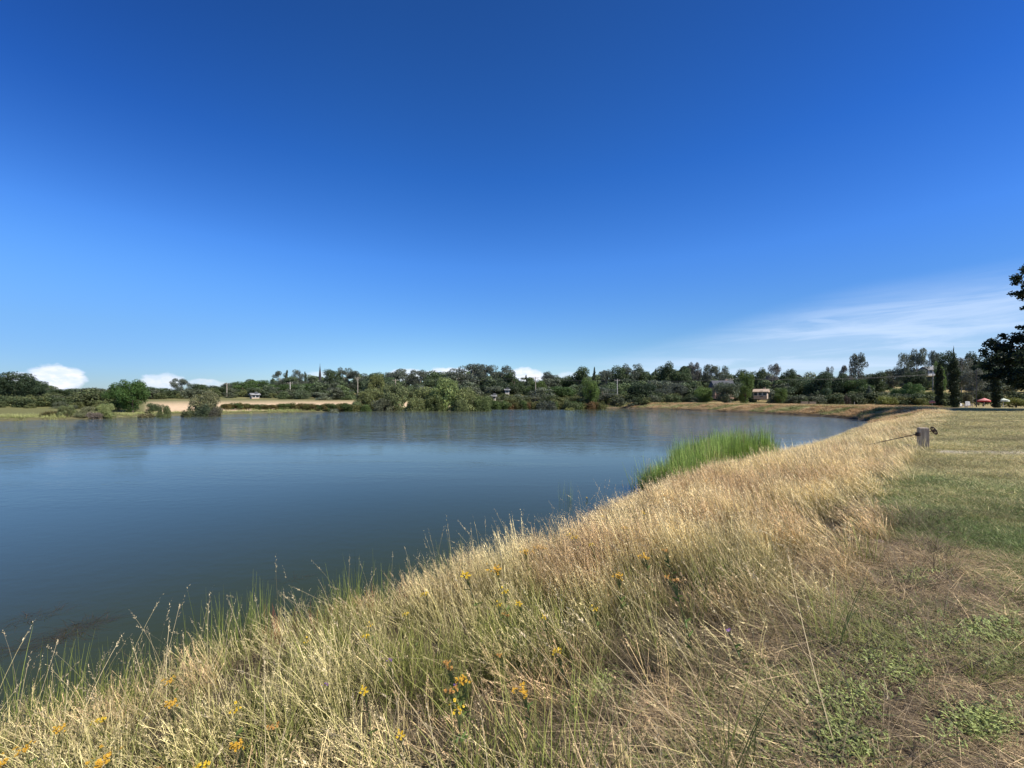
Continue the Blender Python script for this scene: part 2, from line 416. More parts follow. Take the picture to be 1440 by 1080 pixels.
def blades(n, Rr, h, hv, wd, lean, leanv, curve, S, cbot, ctop, cv, g, heads=0, head_len=.13, spike=.012, headc=(.55, .45, .28)):
    """a tuft of n tapered, bent ribbons; lean = (x, y) shift of the tip per unit height"""
    VV, FF, CC = [], [], []; nb = 0
    ang = g.uniform(0, 2*np.pi, n); rad = Rr*np.sqrt(g.uniform(0, 1, n))
    for i in range(n):
        H = h*(1+hv*g.uniform(-1, 1)); base = np.array([rad[i]*math.cos(ang[i]), rad[i]*math.sin(ang[i]), -.02])
        l = np.array([lean[0]+g.normal(0, leanv), lean[1]+g.normal(0, leanv)]); fa = g.uniform(0, np.pi)
        side = np.array([math.cos(fa), math.sin(fa), 0]); cu = curve*g.uniform(.3, 1.6); ca = g.uniform(0, 2*np.pi); cd_ = np.array([math.cos(ca), math.sin(ca)])*.6 + l
        k = 1+cv*g.uniform(-1, 1); cb = np.array(cbot)*k; ct = np.array(ctop)*k*(1+.1*g.uniform(-1, 1))
        P = []
        for s in range(S+1):
            t = s/S; xy = l*H*t*.75 + cd_*cu*H*t*t
            z = H*t*(1-.25*cu*t)/math.sqrt(1+float(l@l)*.6)
            p = base+np.array([xy[0], xy[1], z]); P.append(p)
            ww = wd*(1-.85*t**1.5)*.5 if not heads else wd*.5*(1-.5*t)
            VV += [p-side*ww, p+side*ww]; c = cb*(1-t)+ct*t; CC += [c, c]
        for s in range(S):
            a = nb+2*s; FF.append((a, a+1, a+3, a+2))
        nb += 2*(S+1)
        if heads and g.uniform() < heads:
            d = P[-1]-P[-2]; d /= np.linalg.norm(d); L = head_len*H*g.uniform(.7, 1.3); m_ = max(5, int(9*S/4)); hc = np.array(headc)*k
            for q in range(m_):
                t = q/(m_-1); c0 = P[-1]-d*L*.5+d*L*t; o = g.normal(0, 1, 3); o -= d*(o@d); o /= np.linalg.norm(o)+1e-6
                e = d*.85+o*.5; e /= np.linalg.norm(e); sl_ = spike*g.uniform(.7, 1.4)*(1.15-.6*t); wv_ = np.cross(e, g.normal(0, 1, 3)); wv_ /= np.linalg.norm(wv_)+1e-6
                tip = c0+o*.002+e*sl_; mid = c0+o*.002+e*sl_*.45
                VV += [c0, mid-wv_*sl_*.17, tip, mid+wv_*sl_*.17]; CC += [hc*.9, hc, hc*1.1, hc]
                FF.append((nb, nb+1, nb+2, nb+3)); nb += 4
    return np.array(VV), np.array(FF), np.array(CC)
def collection(prefix, metas, mat):
    c = bpy.data.collections.new(prefix)
    for i, (v, f, cc) in enumerate(metas):
        o = bpy.data.objects.new('%s.%03d' % (prefix, i+1), mesh_np(prefix, v, f, mat, np.clip(cc, 0, 1))); c.objects.link(o)
    return c
def scatter(name, coll, nvar, x, y, z, yaw, scale, tint, tiltx=None, tilty=None, label=None, cat=None):
    N = len(x); me = bpy.data.meshes.new(name); me.vertices.add(N)
    me.vertices.foreach_set('co', np.stack([x, y, z], -1).astype(np.float32).ravel())
    rot = np.zeros((N, 3), np.float32); rot[:, 2] = yaw
    if tiltx is not None: rot[:, 0] = tiltx
    if tilty is not None: rot[:, 1] = tilty
    me.attributes.new('rot', 'FLOAT_VECTOR', 'POINT').data.foreach_set('vector', rot.ravel())
    s = np.asarray(scale, np.float32)
    if s.ndim == 1: s = np.stack([s, s, s], -1)
    me.attributes.new('scl', 'FLOAT_VECTOR', 'POINT').data.foreach_set('vector', s.ravel())
    me.attributes.new('idx', 'INT', 'POINT').data.foreach_set('value', rng.integers(0, nvar, N).astype(np.int32))
    c = np.ones((N, 4), np.float32); c[:, :3] = tint
    me.attributes.new('tint', 'FLOAT_COLOR', 'POINT').data.foreach_set('color', c.ravel())
    o = link(name, me)
    ng = bpy.data.node_groups.new(name, 'GeometryNodeTree')
    ng.interface.new_socket('Geometry', in_out='INPUT', socket_type='NodeSocketGeometry')
    ng.interface.new_socket('Geometry', in_out='OUTPUT', socket_type='NodeSocketGeometry')
    nd = ng.nodes; lk = ng.links
    gi = nd.new('NodeGroupInput'); go = nd.new('NodeGroupOutput'); ip = nd.new('GeometryNodeInstanceOnPoints')
    ci = nd.new('GeometryNodeCollectionInfo'); ci.inputs[0].default_value = coll; ci.inputs[1].default_value = True; ci.inputs[2].default_value = True
    def na_(n, ty):
        a = nd.new('GeometryNodeInputNamedAttribute'); a.data_type = ty; a.inputs[0].default_value = n; return a.outputs[0]
    e = nd.new('FunctionNodeEulerToRotation'); lk.new(na_('rot', 'FLOAT_VECTOR'), e.inputs[0])
    lk.new(gi.outputs[0], ip.inputs['Points']); lk.new(ci.outputs[0], ip.inputs['Instance']); ip.inputs['Pick Instance'].default_value = True
    lk.new(na_('idx', 'INT'), ip.inputs['Instance Index']); lk.new(e.outputs[0], ip.inputs['Rotation']); lk.new(na_('scl', 'FLOAT_VECTOR'), ip.inputs['Scale'])
    lk.new(ip.outputs[0], go.inputs[0])
    md = o.modifiers.new('scatter', 'NODES'); md.node_group = ng
    return tag(o, label, cat, kind='stuff')
g = np.random.default_rng(11)
LEAN = (-.30, .06)
dry_near = collection('dry_tuft_near', [blades(22, .10, .52, .45, .0046, LEAN, .20, .16, 4, (.15, .17, .05), (.68, .56, .32), .5, g, .75, .17, .017) for _ in range(12)], M_GRASS)  # stem feet are greener, and darkened to paint shade into the gaps
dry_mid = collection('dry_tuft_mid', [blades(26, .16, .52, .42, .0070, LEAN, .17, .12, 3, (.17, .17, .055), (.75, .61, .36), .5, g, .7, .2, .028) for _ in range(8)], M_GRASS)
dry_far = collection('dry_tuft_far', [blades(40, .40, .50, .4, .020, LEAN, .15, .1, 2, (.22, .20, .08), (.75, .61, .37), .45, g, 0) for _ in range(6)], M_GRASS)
grn_near = collection('green_tuft_near', [blades(26, .09, .34, .5, .0048, (-.12, 0), .28, .35, 4, (.12, .15, .035), (.33, .33, .095), .5, g) for _ in range(8)], M_GRASS)
grn_mid = collection('green_tuft_mid', [blades(34, .18, .25, .5, .010, (-.1, 0), .28, .3, 2, (.13, .15, .045), (.32, .31, .10), .35, g) for _ in range(6)], M_GRASS)
rush_c = collection('rush_tuft', [blades(9, .09, .62, .35, .0055, (-.02, 0), .10, .08, 5, (.07, .13, .035), (.16, .24, .09), .3, g) for _ in range(6)], M_GRASS)
stalk_c = collection('seed_stalk', [blades(2, .05, .72, .2, .0032, (-.08, 0), .16, .25, 6, (.24, .24, .10), (.50, .43, .24), .3, g, 1.0, .20, .015, (.52, .45, .29)) for _ in range(10)], M_GRASS)
reed_c = collection('reed_tuft', [blades(16, .22, 1.35, .35, .018, (-.12, 0), .13, .16, 5, (.08, .14, .025), (.22, .31, .11), .5, g) for _ in range(8)], M_GRASS)
dead_c = collection('thatch_tuft', [blades(24, .12, .17, .6, .0035, (0, 0), .9, .5, 3, (.10, .075, .05), (.36, .29, .18), .4, g) for _ in range(8)], M_GRASS)
short_c = collection('short_tuft', [blades(26, .07, .045, .5, .0034, (0, 0), .7, .5, 2, (.11, .15, .045), (.22, .26, .09), .35, g) for _ in range(8)], M_GRASS)
lit_c = collection('straw_litter', [blades(14, .12, .07, .7, .0044, (0, 0), 2.6, .4, 2, (.31, .26, .15), (.54, .47, .29), .45, g) for _ in range(8)], M_GRASS)
redw = collection('dock_tuft', [blades(14, .12, .35, .4, .012, (0, 0), .3, .3, 3, (.14, .07, .03), (.26, .10, .06), .35, g) for _ in range(4)], M_GRASS)

def rand_uv(n, u0, u1, v0, v1):
    u = rng.uniform(u0, u1, n); v = rng.uniform(v0, v1, n); return (u-v)/math.sqrt(2), (u+v)/math.sqrt(2)
def in_view(x, y, m=.35, ymin=.75):
    return (y > ymin) & (np.abs(x) < (1.286+m)*y+.6)
def bank_pts(n, u0, u1, rmin, rmax, tmin=.0, sdmin=.05):
    x, y = rand_uv(n, u0, u1, -7.5, 8.5); r = np.hypot(x, y)
    k = in_view(x, y) & (r > rmin) & (r < rmax); x, y = x[k], y[k]
    sd = shore_sd(x, y); tl = tallness(x, y)
    k = (sd > sdmin) & (tl > tmin); return x[k], y[k], sd[k], tl[k]
def golden(x, y):
    u = path_u(x, y); return np.clip(sstep(1.5, 6.5, u+1.2*(fbm(x, y, 1.8, 81, 3)-.5))*.8 + .15+.5*(fbm(x, y, .7, 83, 3)-.5), 0, 1)
def tint_mix(x, y, n, lo=(1.05, 1.08, .88), hi=(1.52, 1.50, 1.38)):
    gl = golden(x, y)[:, None]; t = np.array(lo)*(1-gl)+np.array(hi)*gl
    br = sstep(.5, .66, fbm(x, y, .9, 101, 3))[:, None]*(1-.25*gl); t = t*(1-br)+np.array((1.10, .92, .84))*br
    return t*rng.uniform(.6, 1.25, (n, 1))
# tall dry grass in three sizes of detail
def tall(name, coll, nvar, n, u0, u1, r0, r1, hs_, label, wide=1.0):
    x, y, sd, tl = bank_pts(n, u0, u1, r0, r1)
    # patchy density and lower growth next to the track
    dens = .10+.90*sstep(.36, .62, fbm(x, y, .45, 87, 3))
    dens = dens*(.6+.4*sstep(0, 1.1, tl))
    k = rng.uniform(0, 1, len(x)) < dens; x, y, sd, tl = x[k], y[k], sd[k], tl[k]
    N = len(x); s = (.62+.38*sstep(0, 1.9, tl))*rng.uniform(.75, 1.2, N)*hs_
    s = s*(.72+.45*sstep(0.5, 5, path_u(x, y)))*(.52+.92*fbm(x, y, .7, 89, 3))
    s = s*(1-.45*sstep(1.6, .1, sd)) if r0 < 20 else s
    s = s*(1-.22*sstep(1.0, .2, tl)); s = s*.9*(1-.32*sstep(4.2, 2.2, np.hypot(x, y)))
    s = s*(1-.45*sstep(16, 34, path_u(x, y)))
    sc3 = np.stack([np.full(N, wide), np.full(N, wide), s], -1)
    yaw = rng.normal(0, .55, N); lean = .12*sstep(2, 8, path_u(x, y))
    return scatter(name, coll, nvar, x, y, terrain(x, y), yaw, sc3, tint_mix(x, y, N), tilty=-lean, label=label, cat='grass')
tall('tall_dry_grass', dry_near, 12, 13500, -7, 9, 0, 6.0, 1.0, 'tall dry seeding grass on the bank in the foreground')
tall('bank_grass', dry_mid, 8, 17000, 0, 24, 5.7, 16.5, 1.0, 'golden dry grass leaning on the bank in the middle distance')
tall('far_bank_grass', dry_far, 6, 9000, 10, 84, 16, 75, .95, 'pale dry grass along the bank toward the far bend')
x, y, sd, tl = bank_pts(15000, -7, 9, 0, 6.2, -.2); k = rng.uniform(0, 1, len(x)) < (.10+.62*sstep(.44, .62, fbm(x, y, .8, 91, 3)))*(1-.55*sstep(3, 6, path_u(x, y)))*(.35+.65*sstep(.2, 1.3, tl[:len(x)])); x, y = x[k], y[k]
scatter('green_undergrowth', grn_near, 8, x, y, terrain(x, y), rng.uniform(0, 6.28, len(x)), rng.uniform(.6, 1.35, len(x)), np.array([1, 1, 1])*rng.uniform(.7, 1.25, (len(x), 1)), label='green grass growing low among the dry stems', cat='grass')
x, y, sd, tl = bank_pts(10000, 2, 26, 6, 20, -.1); k = rng.uniform(0, 1, len(x)) < (.1+.6*sstep(.4, .6, fbm(x, y, 1.2, 93, 3)))*sstep(.5, 1.5, tl); x, y = x[k], y[k]
scatter('green_bank_growth', grn_mid, 6, x, y, terrain(x, y), rng.uniform(0, 6.28, len(x)), rng.uniform(.6, 1.2, len(x)), np.array([1.1, 1.0, 1])*rng.uniform(.7, 1.25, (len(x), 1)), label='olive green undergrowth between golden bank stems', cat='grass')
x, y, sd, tl = bank_pts(14000, -7, 12, 0, 8, -.6)
scatter('dead_thatch', dead_c, 8, x, y, terrain(x, y), rng.uniform(0, 6.28, len(x)), rng.uniform(.6, 1.3, len(x)), np.array([1, .95, .92])*rng.uniform(.6, 1.2, (len(x), 1)), label='brown dead thatch at the foot of the bank grass', cat='grass')
# rushes and seed stalks against the water
def shore_pts(n, u0, u1, s0, s1):
    x, y = rand_uv(n, u0, u1, 1.5, 9); sd = shore_sd(x, y); k = (sd > s0) & (sd < s1) & in_view(x, y); return x[k], y[k]
x, y = shore_pts(4500, -7, 4.0, -.28, .6); k = rng.uniform(0, 1, len(x)) < .85*sstep(.47, .60, fbm(x, y, .5, 95, 2)); x, y = x[k], y[k]
scatter('shore_rushes', rush_c, 6, x, y, np.maximum(terrain(x, y), WZ-.15), rng.uniform(0, 6.28, len(x)), rng.uniform(.65, 1.3, len(x)), np.array([1.5, 1.15, .8])*rng.uniform(.75, 1.3, (len(x), 1)), label='thin green rushes standing at the near water edge', cat='rushes')
x, y = shore_pts(7000, -7, 14, -.1, 1.6); k = rng.uniform(0, 1, len(x)) < .42*(.3+.9*sstep(.4, .6, fbm(x, y, .5, 111, 2))); x, y = x[k], y[k]
scatter('seed_stalks', stalk_c, 10, x, y, terrain(x, y), rng.uniform(0, 6.28, len(x)), rng.uniform(.55, 1.0, len(x))*np.where(rng.uniform(0, 1, len(x)) < .22, 1.5, 1.05), np.array([1.1, 1.05, .98])*rng.uniform(.75, 1.15, (len(x), 1)), label='single pale seed stalks standing up against the water', cat='grass')
x, y = shore_pts(7000, -7, 5, -.35, .7); k = rng.uniform(0, 1, len(x)) < .5*sstep(.40, .6, fbm(x, y, .6, 113, 2)); x, y = x[k], y[k]
scatter('dead_rim_weed', dead_c, 8, x, y, np.maximum(terrain(x, y), WZ-.03), rng.uniform(0, 6, len(x)), rng.uniform(.9, 1.8, len(x)), np.array([.55, .42, .36])*rng.uniform(.5, 1.2, (len(x), 1)), label='dark brown dead weed matted along the rim of the water', cat='weeds')
# reed bed, right part of the near shore
def reed_bed():
    X, Y = [], []
    for (a, b, n, s0, s1) in ((12.4, 15.6, 560, -1.3, .35), (15.6, 23.3, 1250, -2.4, .25)):
        u = rng.uniform(a, b, n*9); v = rng.uniform(2, 9, n*9); x = (u-v)/math.sqrt(2); y = (u+v)/math.sqrt(2); sd = shore_sd(x, y)
        k = (sd > s0*(.55+.6*fbm(x, y, 1.5, 97, 2))) & (sd < s1); x, y = x[k][:n], y[k][:n]; X.append(x); Y.append(y)
    return np.concatenate(X), np.concatenate(Y)
x, y = reed_bed(); u_ = path_u(x, y); hs_ = (.80+.30*sstep(13, 17.5, u_))*rng.uniform(.75, 1.1, len(x))*(1-.45*sstep(21.3, 23.4, u_))
scatter('reed_bed', reed_c, 8, x, y, np.maximum(terrain(x, y), WZ-.3), rng.normal(0, .5, len(x)), np.stack([np.ones(len(x))*.8, np.ones(len(x))*.8, hs_*rng.uniform(.7, 1.12, len(x))], -1), np.where(rng.uniform(0, 1, (len(x), 1)) < .08, [[2.6, 1.5, 2.2]], [[1.5, 1.45, 1.0]])*rng.uniform(.6, 1.4, (len(x), 1)), label='bright green reed bed leaning left at the water edge', cat='reeds')
xx, yy, zz = hit(812, 735); n = 3
scatter('water_reeds', rush_c, 6, xx+rng.normal(0, .12, n)-.15, yy+rng.normal(0, .1, n)+.4, np.full(n, WZ-.1), rng.uniform(0, 6, n), rng.uniform(.8, 1.3, n), np.ones((n, 3))*np.array([1.8, 1.5, 1.3]), label='small group of thin green reeds left of the reed bed', cat='reeds')
x, y = shore_pts(9000, 8.2, 11.6, -.35, .5); k = rng.uniform(0, 1, len(x)) < .35; x, y = x[k], y[k]
scatter('red_marsh_weed', redw, 4, x, y, np.maximum(terrain(x, y), WZ-.02), rng.uniform(0, 6, len(x)), rng.uniform(.5, 1.1, len(x)), np.array([1, .9, .9])*rng.uniform(.7, 1.3, (len(x), 1)), label='reddish brown weeds at the water left of the reeds', cat='weeds')
x, y = shore_pts(3000, 1.2, 4.2, .0, .7); k = rng.uniform(0, 1, len(x)) < .12*sstep(.4, .6, fbm(x, y, .4, 99, 2)); x, y = x[k], y[k]
scatter('red_grass', redw, 4, x, y, terrain(x, y), rng.uniform(0, 6, len(x)), np.stack([np.full(len(x), .45)]*2+[rng.uniform(.8, 1.2, len(x))], -1), np.array([1.7, .9, 1.1])*rng.uniform(.7, 1.3, (len(x), 1)), label='dark red grass blades at the rim of the bank', cat='grass')

# the mown track: short grass, straw litter, thatch
def track_pts(n, u0, u1, r0, r1, tmax=.25, vmin=-14):
    x, y = rand_uv(n, u0, u1, vmin, 3); r = np.hypot(x, y); k = in_view(x, y, .2) & (r > r0) & (r < r1); x, y = x[k], y[k]
    k = tallness(x, y) < tmax; return x[k], y[k]
x, y = track_pts(110000, 0, 14, 0, 10.5, vmin=-8); gr = greenness(x, y); k = rng.uniform(0, 1, len(x)) < .10+.9*gr; x, y, gr = x[k], y[k], gr[k]
tn = np.where(rng.uniform(0, 1, len(x))[:, None] < .25+.6*gr[:, None], [[.85, 1.1, .8]], [[2.2, 1.65, 1.9]])*rng.uniform(.7, 1.25, (len(x), 1))
scatter('short_grass', short_c, 8, x, y, terrain(x, y), rng.uniform(0, 6.28, len(x)), rng.uniform(.6, 1.5, len(x)), tn, label='short mown green grass on the track in the foreground', cat='grass')
x, y = track_pts(60000, 0, 9, 0, 6.5, .6, vmin=-6); k = rng.uniform(0, 1, len(x)) < .25+.75*sstep(.38, .6, fbm(x, y, .5, 135, 3)); x, y = x[k], y[k]
scatter('straw_litter_cover', lit_c, 8, x, y, terrain(x, y)+.012, rng.uniform(0, 6.28, len(x)), rng.uniform(.5, 1.2, len(x)), np.array([1.15, 1.0, .92])*np.where(rng.uniform(0, 1, (len(x), 1)) < .3, 1.7, .62)*rng.uniform(.7, 1.2, (len(x), 1))*(.35+1.3*fbm(x, y, .3, 133, 3))[:, None], label='loose dry straw lying on the brown track', cat='straw')
STRIP = lambda x, y: (np.abs(y-12.0-(fbm(x, y, 1.5, 71, 2)-.5)*.5) < .62) & (x/y > 1.04)
XY = [track_pts(n_, u0_, u1_, r0_, r1_, .3, v0_) for (n_, u0_, u1_, r0_, r1_, v0_) in ((70000, 5, 22, 6.5, 20, -6), (60000, 16, 52, 20, 46, -16), (50000, 40, 105, 45, 92, -30))]
x = np.concatenate([q[0] for q in XY]); y = np.concatenate([q[1] for q in XY]); k = ~STRIP(x, y) | (rng.uniform(0, 1, len(x)) < .10); x, y = x[k], y[k]; gr = greenness(x, y); s = np.hypot(x, y)*.12+.7
tn = np.where(rng.uniform(0, 1, len(x))[:, None] < .08+.75*gr[:, None], [[.95, .93, 1.0]], [[2.45, 1.72, 2.5]])*rng.uniform(.4, 1.35, (len(x), 1))*(.5+1.35*fbm(x*.45, y, 1.1, 131, 4))[:, None]
scatter('mown_track_grass', short_c, 8, x, y, terrain(x, y), rng.uniform(0, 6.28, len(x)), np.stack([s, s, .8+s*.35], -1)*rng.uniform(.6, 1.4, (len(x), 1)), tn, label='mown grass of green and straw patches on the far track', cat='grass')

# broad-leaved weeds in flat rosettes on the track
def rosette(gg, n=14, L=.050):
    VV, FF, CC = [], [], []
    for i in range(n):
        a = gg.uniform(0, 2*np.pi); up = gg.uniform(.3, 1.8); l = L*gg.uniform(.5, 1.2); d = np.array([math.cos(a), math.sin(a), up]); d /= np.linalg.norm(d)
        s = np.array([-math.sin(a), math.cos(a), 0])*l*.11; b = np.array([gg.normal(0, .03), gg.normal(0, .03), 0]); k = gg.uniform(.7, 1.3)
        P = [b, b+d*l*.5-s+[0, 0, .004], b+d*l*.5+s+[0, 0, .004], b+d*l+np.array([0, 0, -.25*l*up])]
        q = len(VV); VV += P; FF.append((q, q+1, q+3, q+2)); CC += [np.array([.13, .165, .06])*k, np.array([.18, .22, .085])*k, np.array([.18, .22, .085])*k, np.array([.26, .30, .13])*k]
    return np.array(VV), np.array(FF), np.array(CC)
weed_c = collection('weed_rosette', [rosette(g) for _ in range(8)], M_GRASS)
WX, WY, WT = [], [], []
for (px, py, wpx, hpx, n, lum) in ((1385, 890, 70, 26, 110, 1.0), (1220, 915, 70, 40, 110, .95), (1150, 985, 110, 45, 210, 1.0), (1265, 945, 60, 26, 70, .95), (1375, 1020, 70, 34, 90, 1.0),
                                (1070, 1055, 110, 40, 180, .8), (1190, 1045, 70, 35, 80, .9), (1265, 806, 50, 14, 70, 1.0), (1100, 960, 60, 30, 70, .9), (1300, 900, 60, 30, 50, .9), (1225, 865, 40, 20, 30, .9),
                                (840, 965, 50, 30, 90, 1.2), (1000, 1000, 90, 50, 90, .9), (930, 1060, 80, 40, 80, .8), (1420, 940, 40, 20, 30, .8)):
    for _ in range(int(n*.8)):
        hx, hy, hz = hit(px+random.gauss(0, wpx*.42), py+random.gauss(0, hpx*.4), 0, 12); WX.append(hx); WY.append(hy); WT.append(lum)
WX, WY, WT = np.array(WX), np.array(WY), np.array(WT)
scatter('leafy_weeds', weed_c, 8, WX, WY, terrain(WX, WY)+.005, rng.uniform(0, 6.28, len(WX)), rng.uniform(.45, 1.15, len(WX)), WT[:, None]*np.array([1.6, 1.55, 1.25])*rng.uniform(.55, 1.25, (len(WX), 1)), label='green broad-leaved weeds in patches on the brown track', cat='weeds')

# dry grass texture on the far dam and the far shore
def far_scatter():
    n = 26000; t = rng.uniform(.24, 1.3, n); d = rng.uniform(44, 140, n); x = t*d; y = d; sd = shore_sd(x, y); k = (sd > .3) & (sd < 26) & ((t < 1.06) | (d > 72)); return x[k], y[k]
x, y = far_scatter(); n4 = fbm(x*.5, y, 2.5, 63, 4)
tn = np.where(n4[:, None] > .53, [[.50, .62, .42]], [[.98, .80, .74]])*rng.uniform(.7, 1.15, (len(x), 1))
scatter('dam_grass', dry_far, 6, x, y, terrain(x, y), rng.normal(0, .6, len(x)), np.stack([np.full(len(x), 1.4)]*2+[rng.uniform(.3, .75, len(x))], -1), tn, label='dry tan and green grass on the far side of the dam', cat='grass')
n = 9000; t = rng.uniform(-1.4, .25, n); d = rng.uniform(44, 150, n); x = t*d; y = d; sd = shore_sd(x, y); k = (sd > -.2) & (sd < 7); x, y = x[k], y[k]
scatter('far_shore_grass', dry_far, 6, x, y, terrain(x, y), rng.normal(0, .6, len(x)), np.stack([np.full(len(x), 1.6)]*2+[rng.uniform(.4, 1.0, len(x))], -1), np.array([.52, .66, .42])*rng.uniform(.7, 1.2, (len(x), 1)), label='green and straw grass fringe along the far shore', cat='grass')

# water weed mats just under the bottom left
mats = collection('weed_strand', [blades(16, .10, .05, .6, .006, (0, 0), 4.5, .5, 2, (.040, .034, .024), (.075, .054, .034), .4, g) for _ in range(4)], M_GRASS)
WX, WY = [], []
for (px0, py0, px1, py1, n) in ((80, 893, 145, 868, 60), (20, 872, 80, 864, 30), (0, 918, 90, 902, 45), (395, 815, 430, 812, 16), (70, 905, 130, 880, 30), (828, 671, 836, 669, 5)):
    for _ in range(int(n*.6)):
        f = random.random(); px = px0+(px1-px0)*f+random.gauss(0, 3); py = py0+(py1-py0)*f+random.gauss(0, 2.0); d = F*(EYE-WZ)/(py-HY); WX.append((px-720)/F*d); WY.append(d)
WX, WY = np.array(WX), np.array(WY)
scatter('floating_water_weed', mats, 4, WX, WY, np.full(len(WX), WZ+.012), rng.uniform(0, 6, len(WX)), rng.uniform(.6, 1.2, len(WX)), np.ones((len(WX), 3)), label='dark reddish weed floating near the lower left bank', cat='water weed')

# ------------------------------------------------------------------ wildflowers
def flower_meshes(gg, petal, n_heads, spread, H):
    mb_v, mb_f, mb_c = [], [], []; sv, sf, sc_ = [], [], []
    def ribbon(p0, p1, wd_, c):
        d = np.array(p1)-np.array(p0); s = np.cross(d, [0.3, 1, .2]); s = s/np.linalg.norm(s)*wd_
        q = len(sv); sv.extend([p0-s, p0+s, p1+s*.7, p1-s*.7]); sf.append((q, q+1, q+2, q+3)); sc_.extend([c]*4)
    top = np.array([gg.normal(0, .05)-.10, gg.normal(0, .04), H]); ribbon(np.zeros(3), top*.55, .0025, (.13, .17, .05)); ribbon(top*.55, top, .002, (.15, .19, .06))
    for i in range(10):
        f = gg.uniform(.15, .85); p = top*f; a = gg.uniform(0, 6.28); ribbon(p, p+np.array([math.cos(a), math.sin(a), .5])*.035, .006, (.13, .19, .05))
    for i in range(n_heads):
        c = top+np.array([gg.normal(0, spread), gg.normal(0, spread*.8), gg.uniform(-.7, .5)*spread]); ribbon(top*.8, c, .0012, (.16, .2, .07))
        nrm = np.array([gg.normal(0, .5), gg.normal(-.25, .5), 1.0]); nrm /= np.linalg.norm(nrm); a1 = np.cross(nrm, [1, 0, .1]); a1 /= np.linalg.norm(a1); a2 = np.cross(nrm, a1); k = gg.uniform(.75, 1.15)
        for q in range(5):
            an = 2*np.pi*q/5+gg.uniform(-.2, .2); d = a1*math.cos(an)+a2*math.sin(an)+nrm*.35; s = np.cross(nrm, d)*.45; L = .0078*gg.uniform(.7, 1.3)
            b = len(mb_v); mb_v.extend([c, c+d*L*.6-s*L, c+d*L*1.1, c+d*L*.6+s*L]); mb_f.append((b, b+1, b+2, b+3)); mb_c.extend([np.array(petal)*k*.8]+[np.array(petal)*k]*3)
        for q in range(5):
            o = gg.normal(0, .0022, 3)+nrm*.007; b = len(mb_v); e = .0016
            mb_v.extend([c+o-a1*e, c+o-a2*e, c+o+a1*e, c+o+a2*e]); mb_f.append((b, b+1, b+2, b+3)); mb_c.extend([np.array([.6, .30, .03])]*4)
    return (np.array(sv), np.array(sf), np.array(sc_)), (np.array(mb_v), np.array(mb_f), np.clip(np.array(mb_c), 0, 1))
FLV = {}
for nm, petal, nh, spd in (('yellow', (.75, .55, .04), 12, .017), ('gold', (.72, .44, .05), 24, .026), ('orange', (.48, .26, .08), 12, .017), ('violet', (.25, .14, .50), 4, .010)):
    FLV[nm] = []
    for q in range(3):
        s_, b_ = flower_meshes(g, petal, nh, spd, .46 if nm != 'violet' else .34)
        FLV[nm].append((mesh_np('stem', s_[0], s_[1], M_OWN, s_[2]), mesh_np('blossom', b_[0], b_[1], M_OWN, b_[2])))
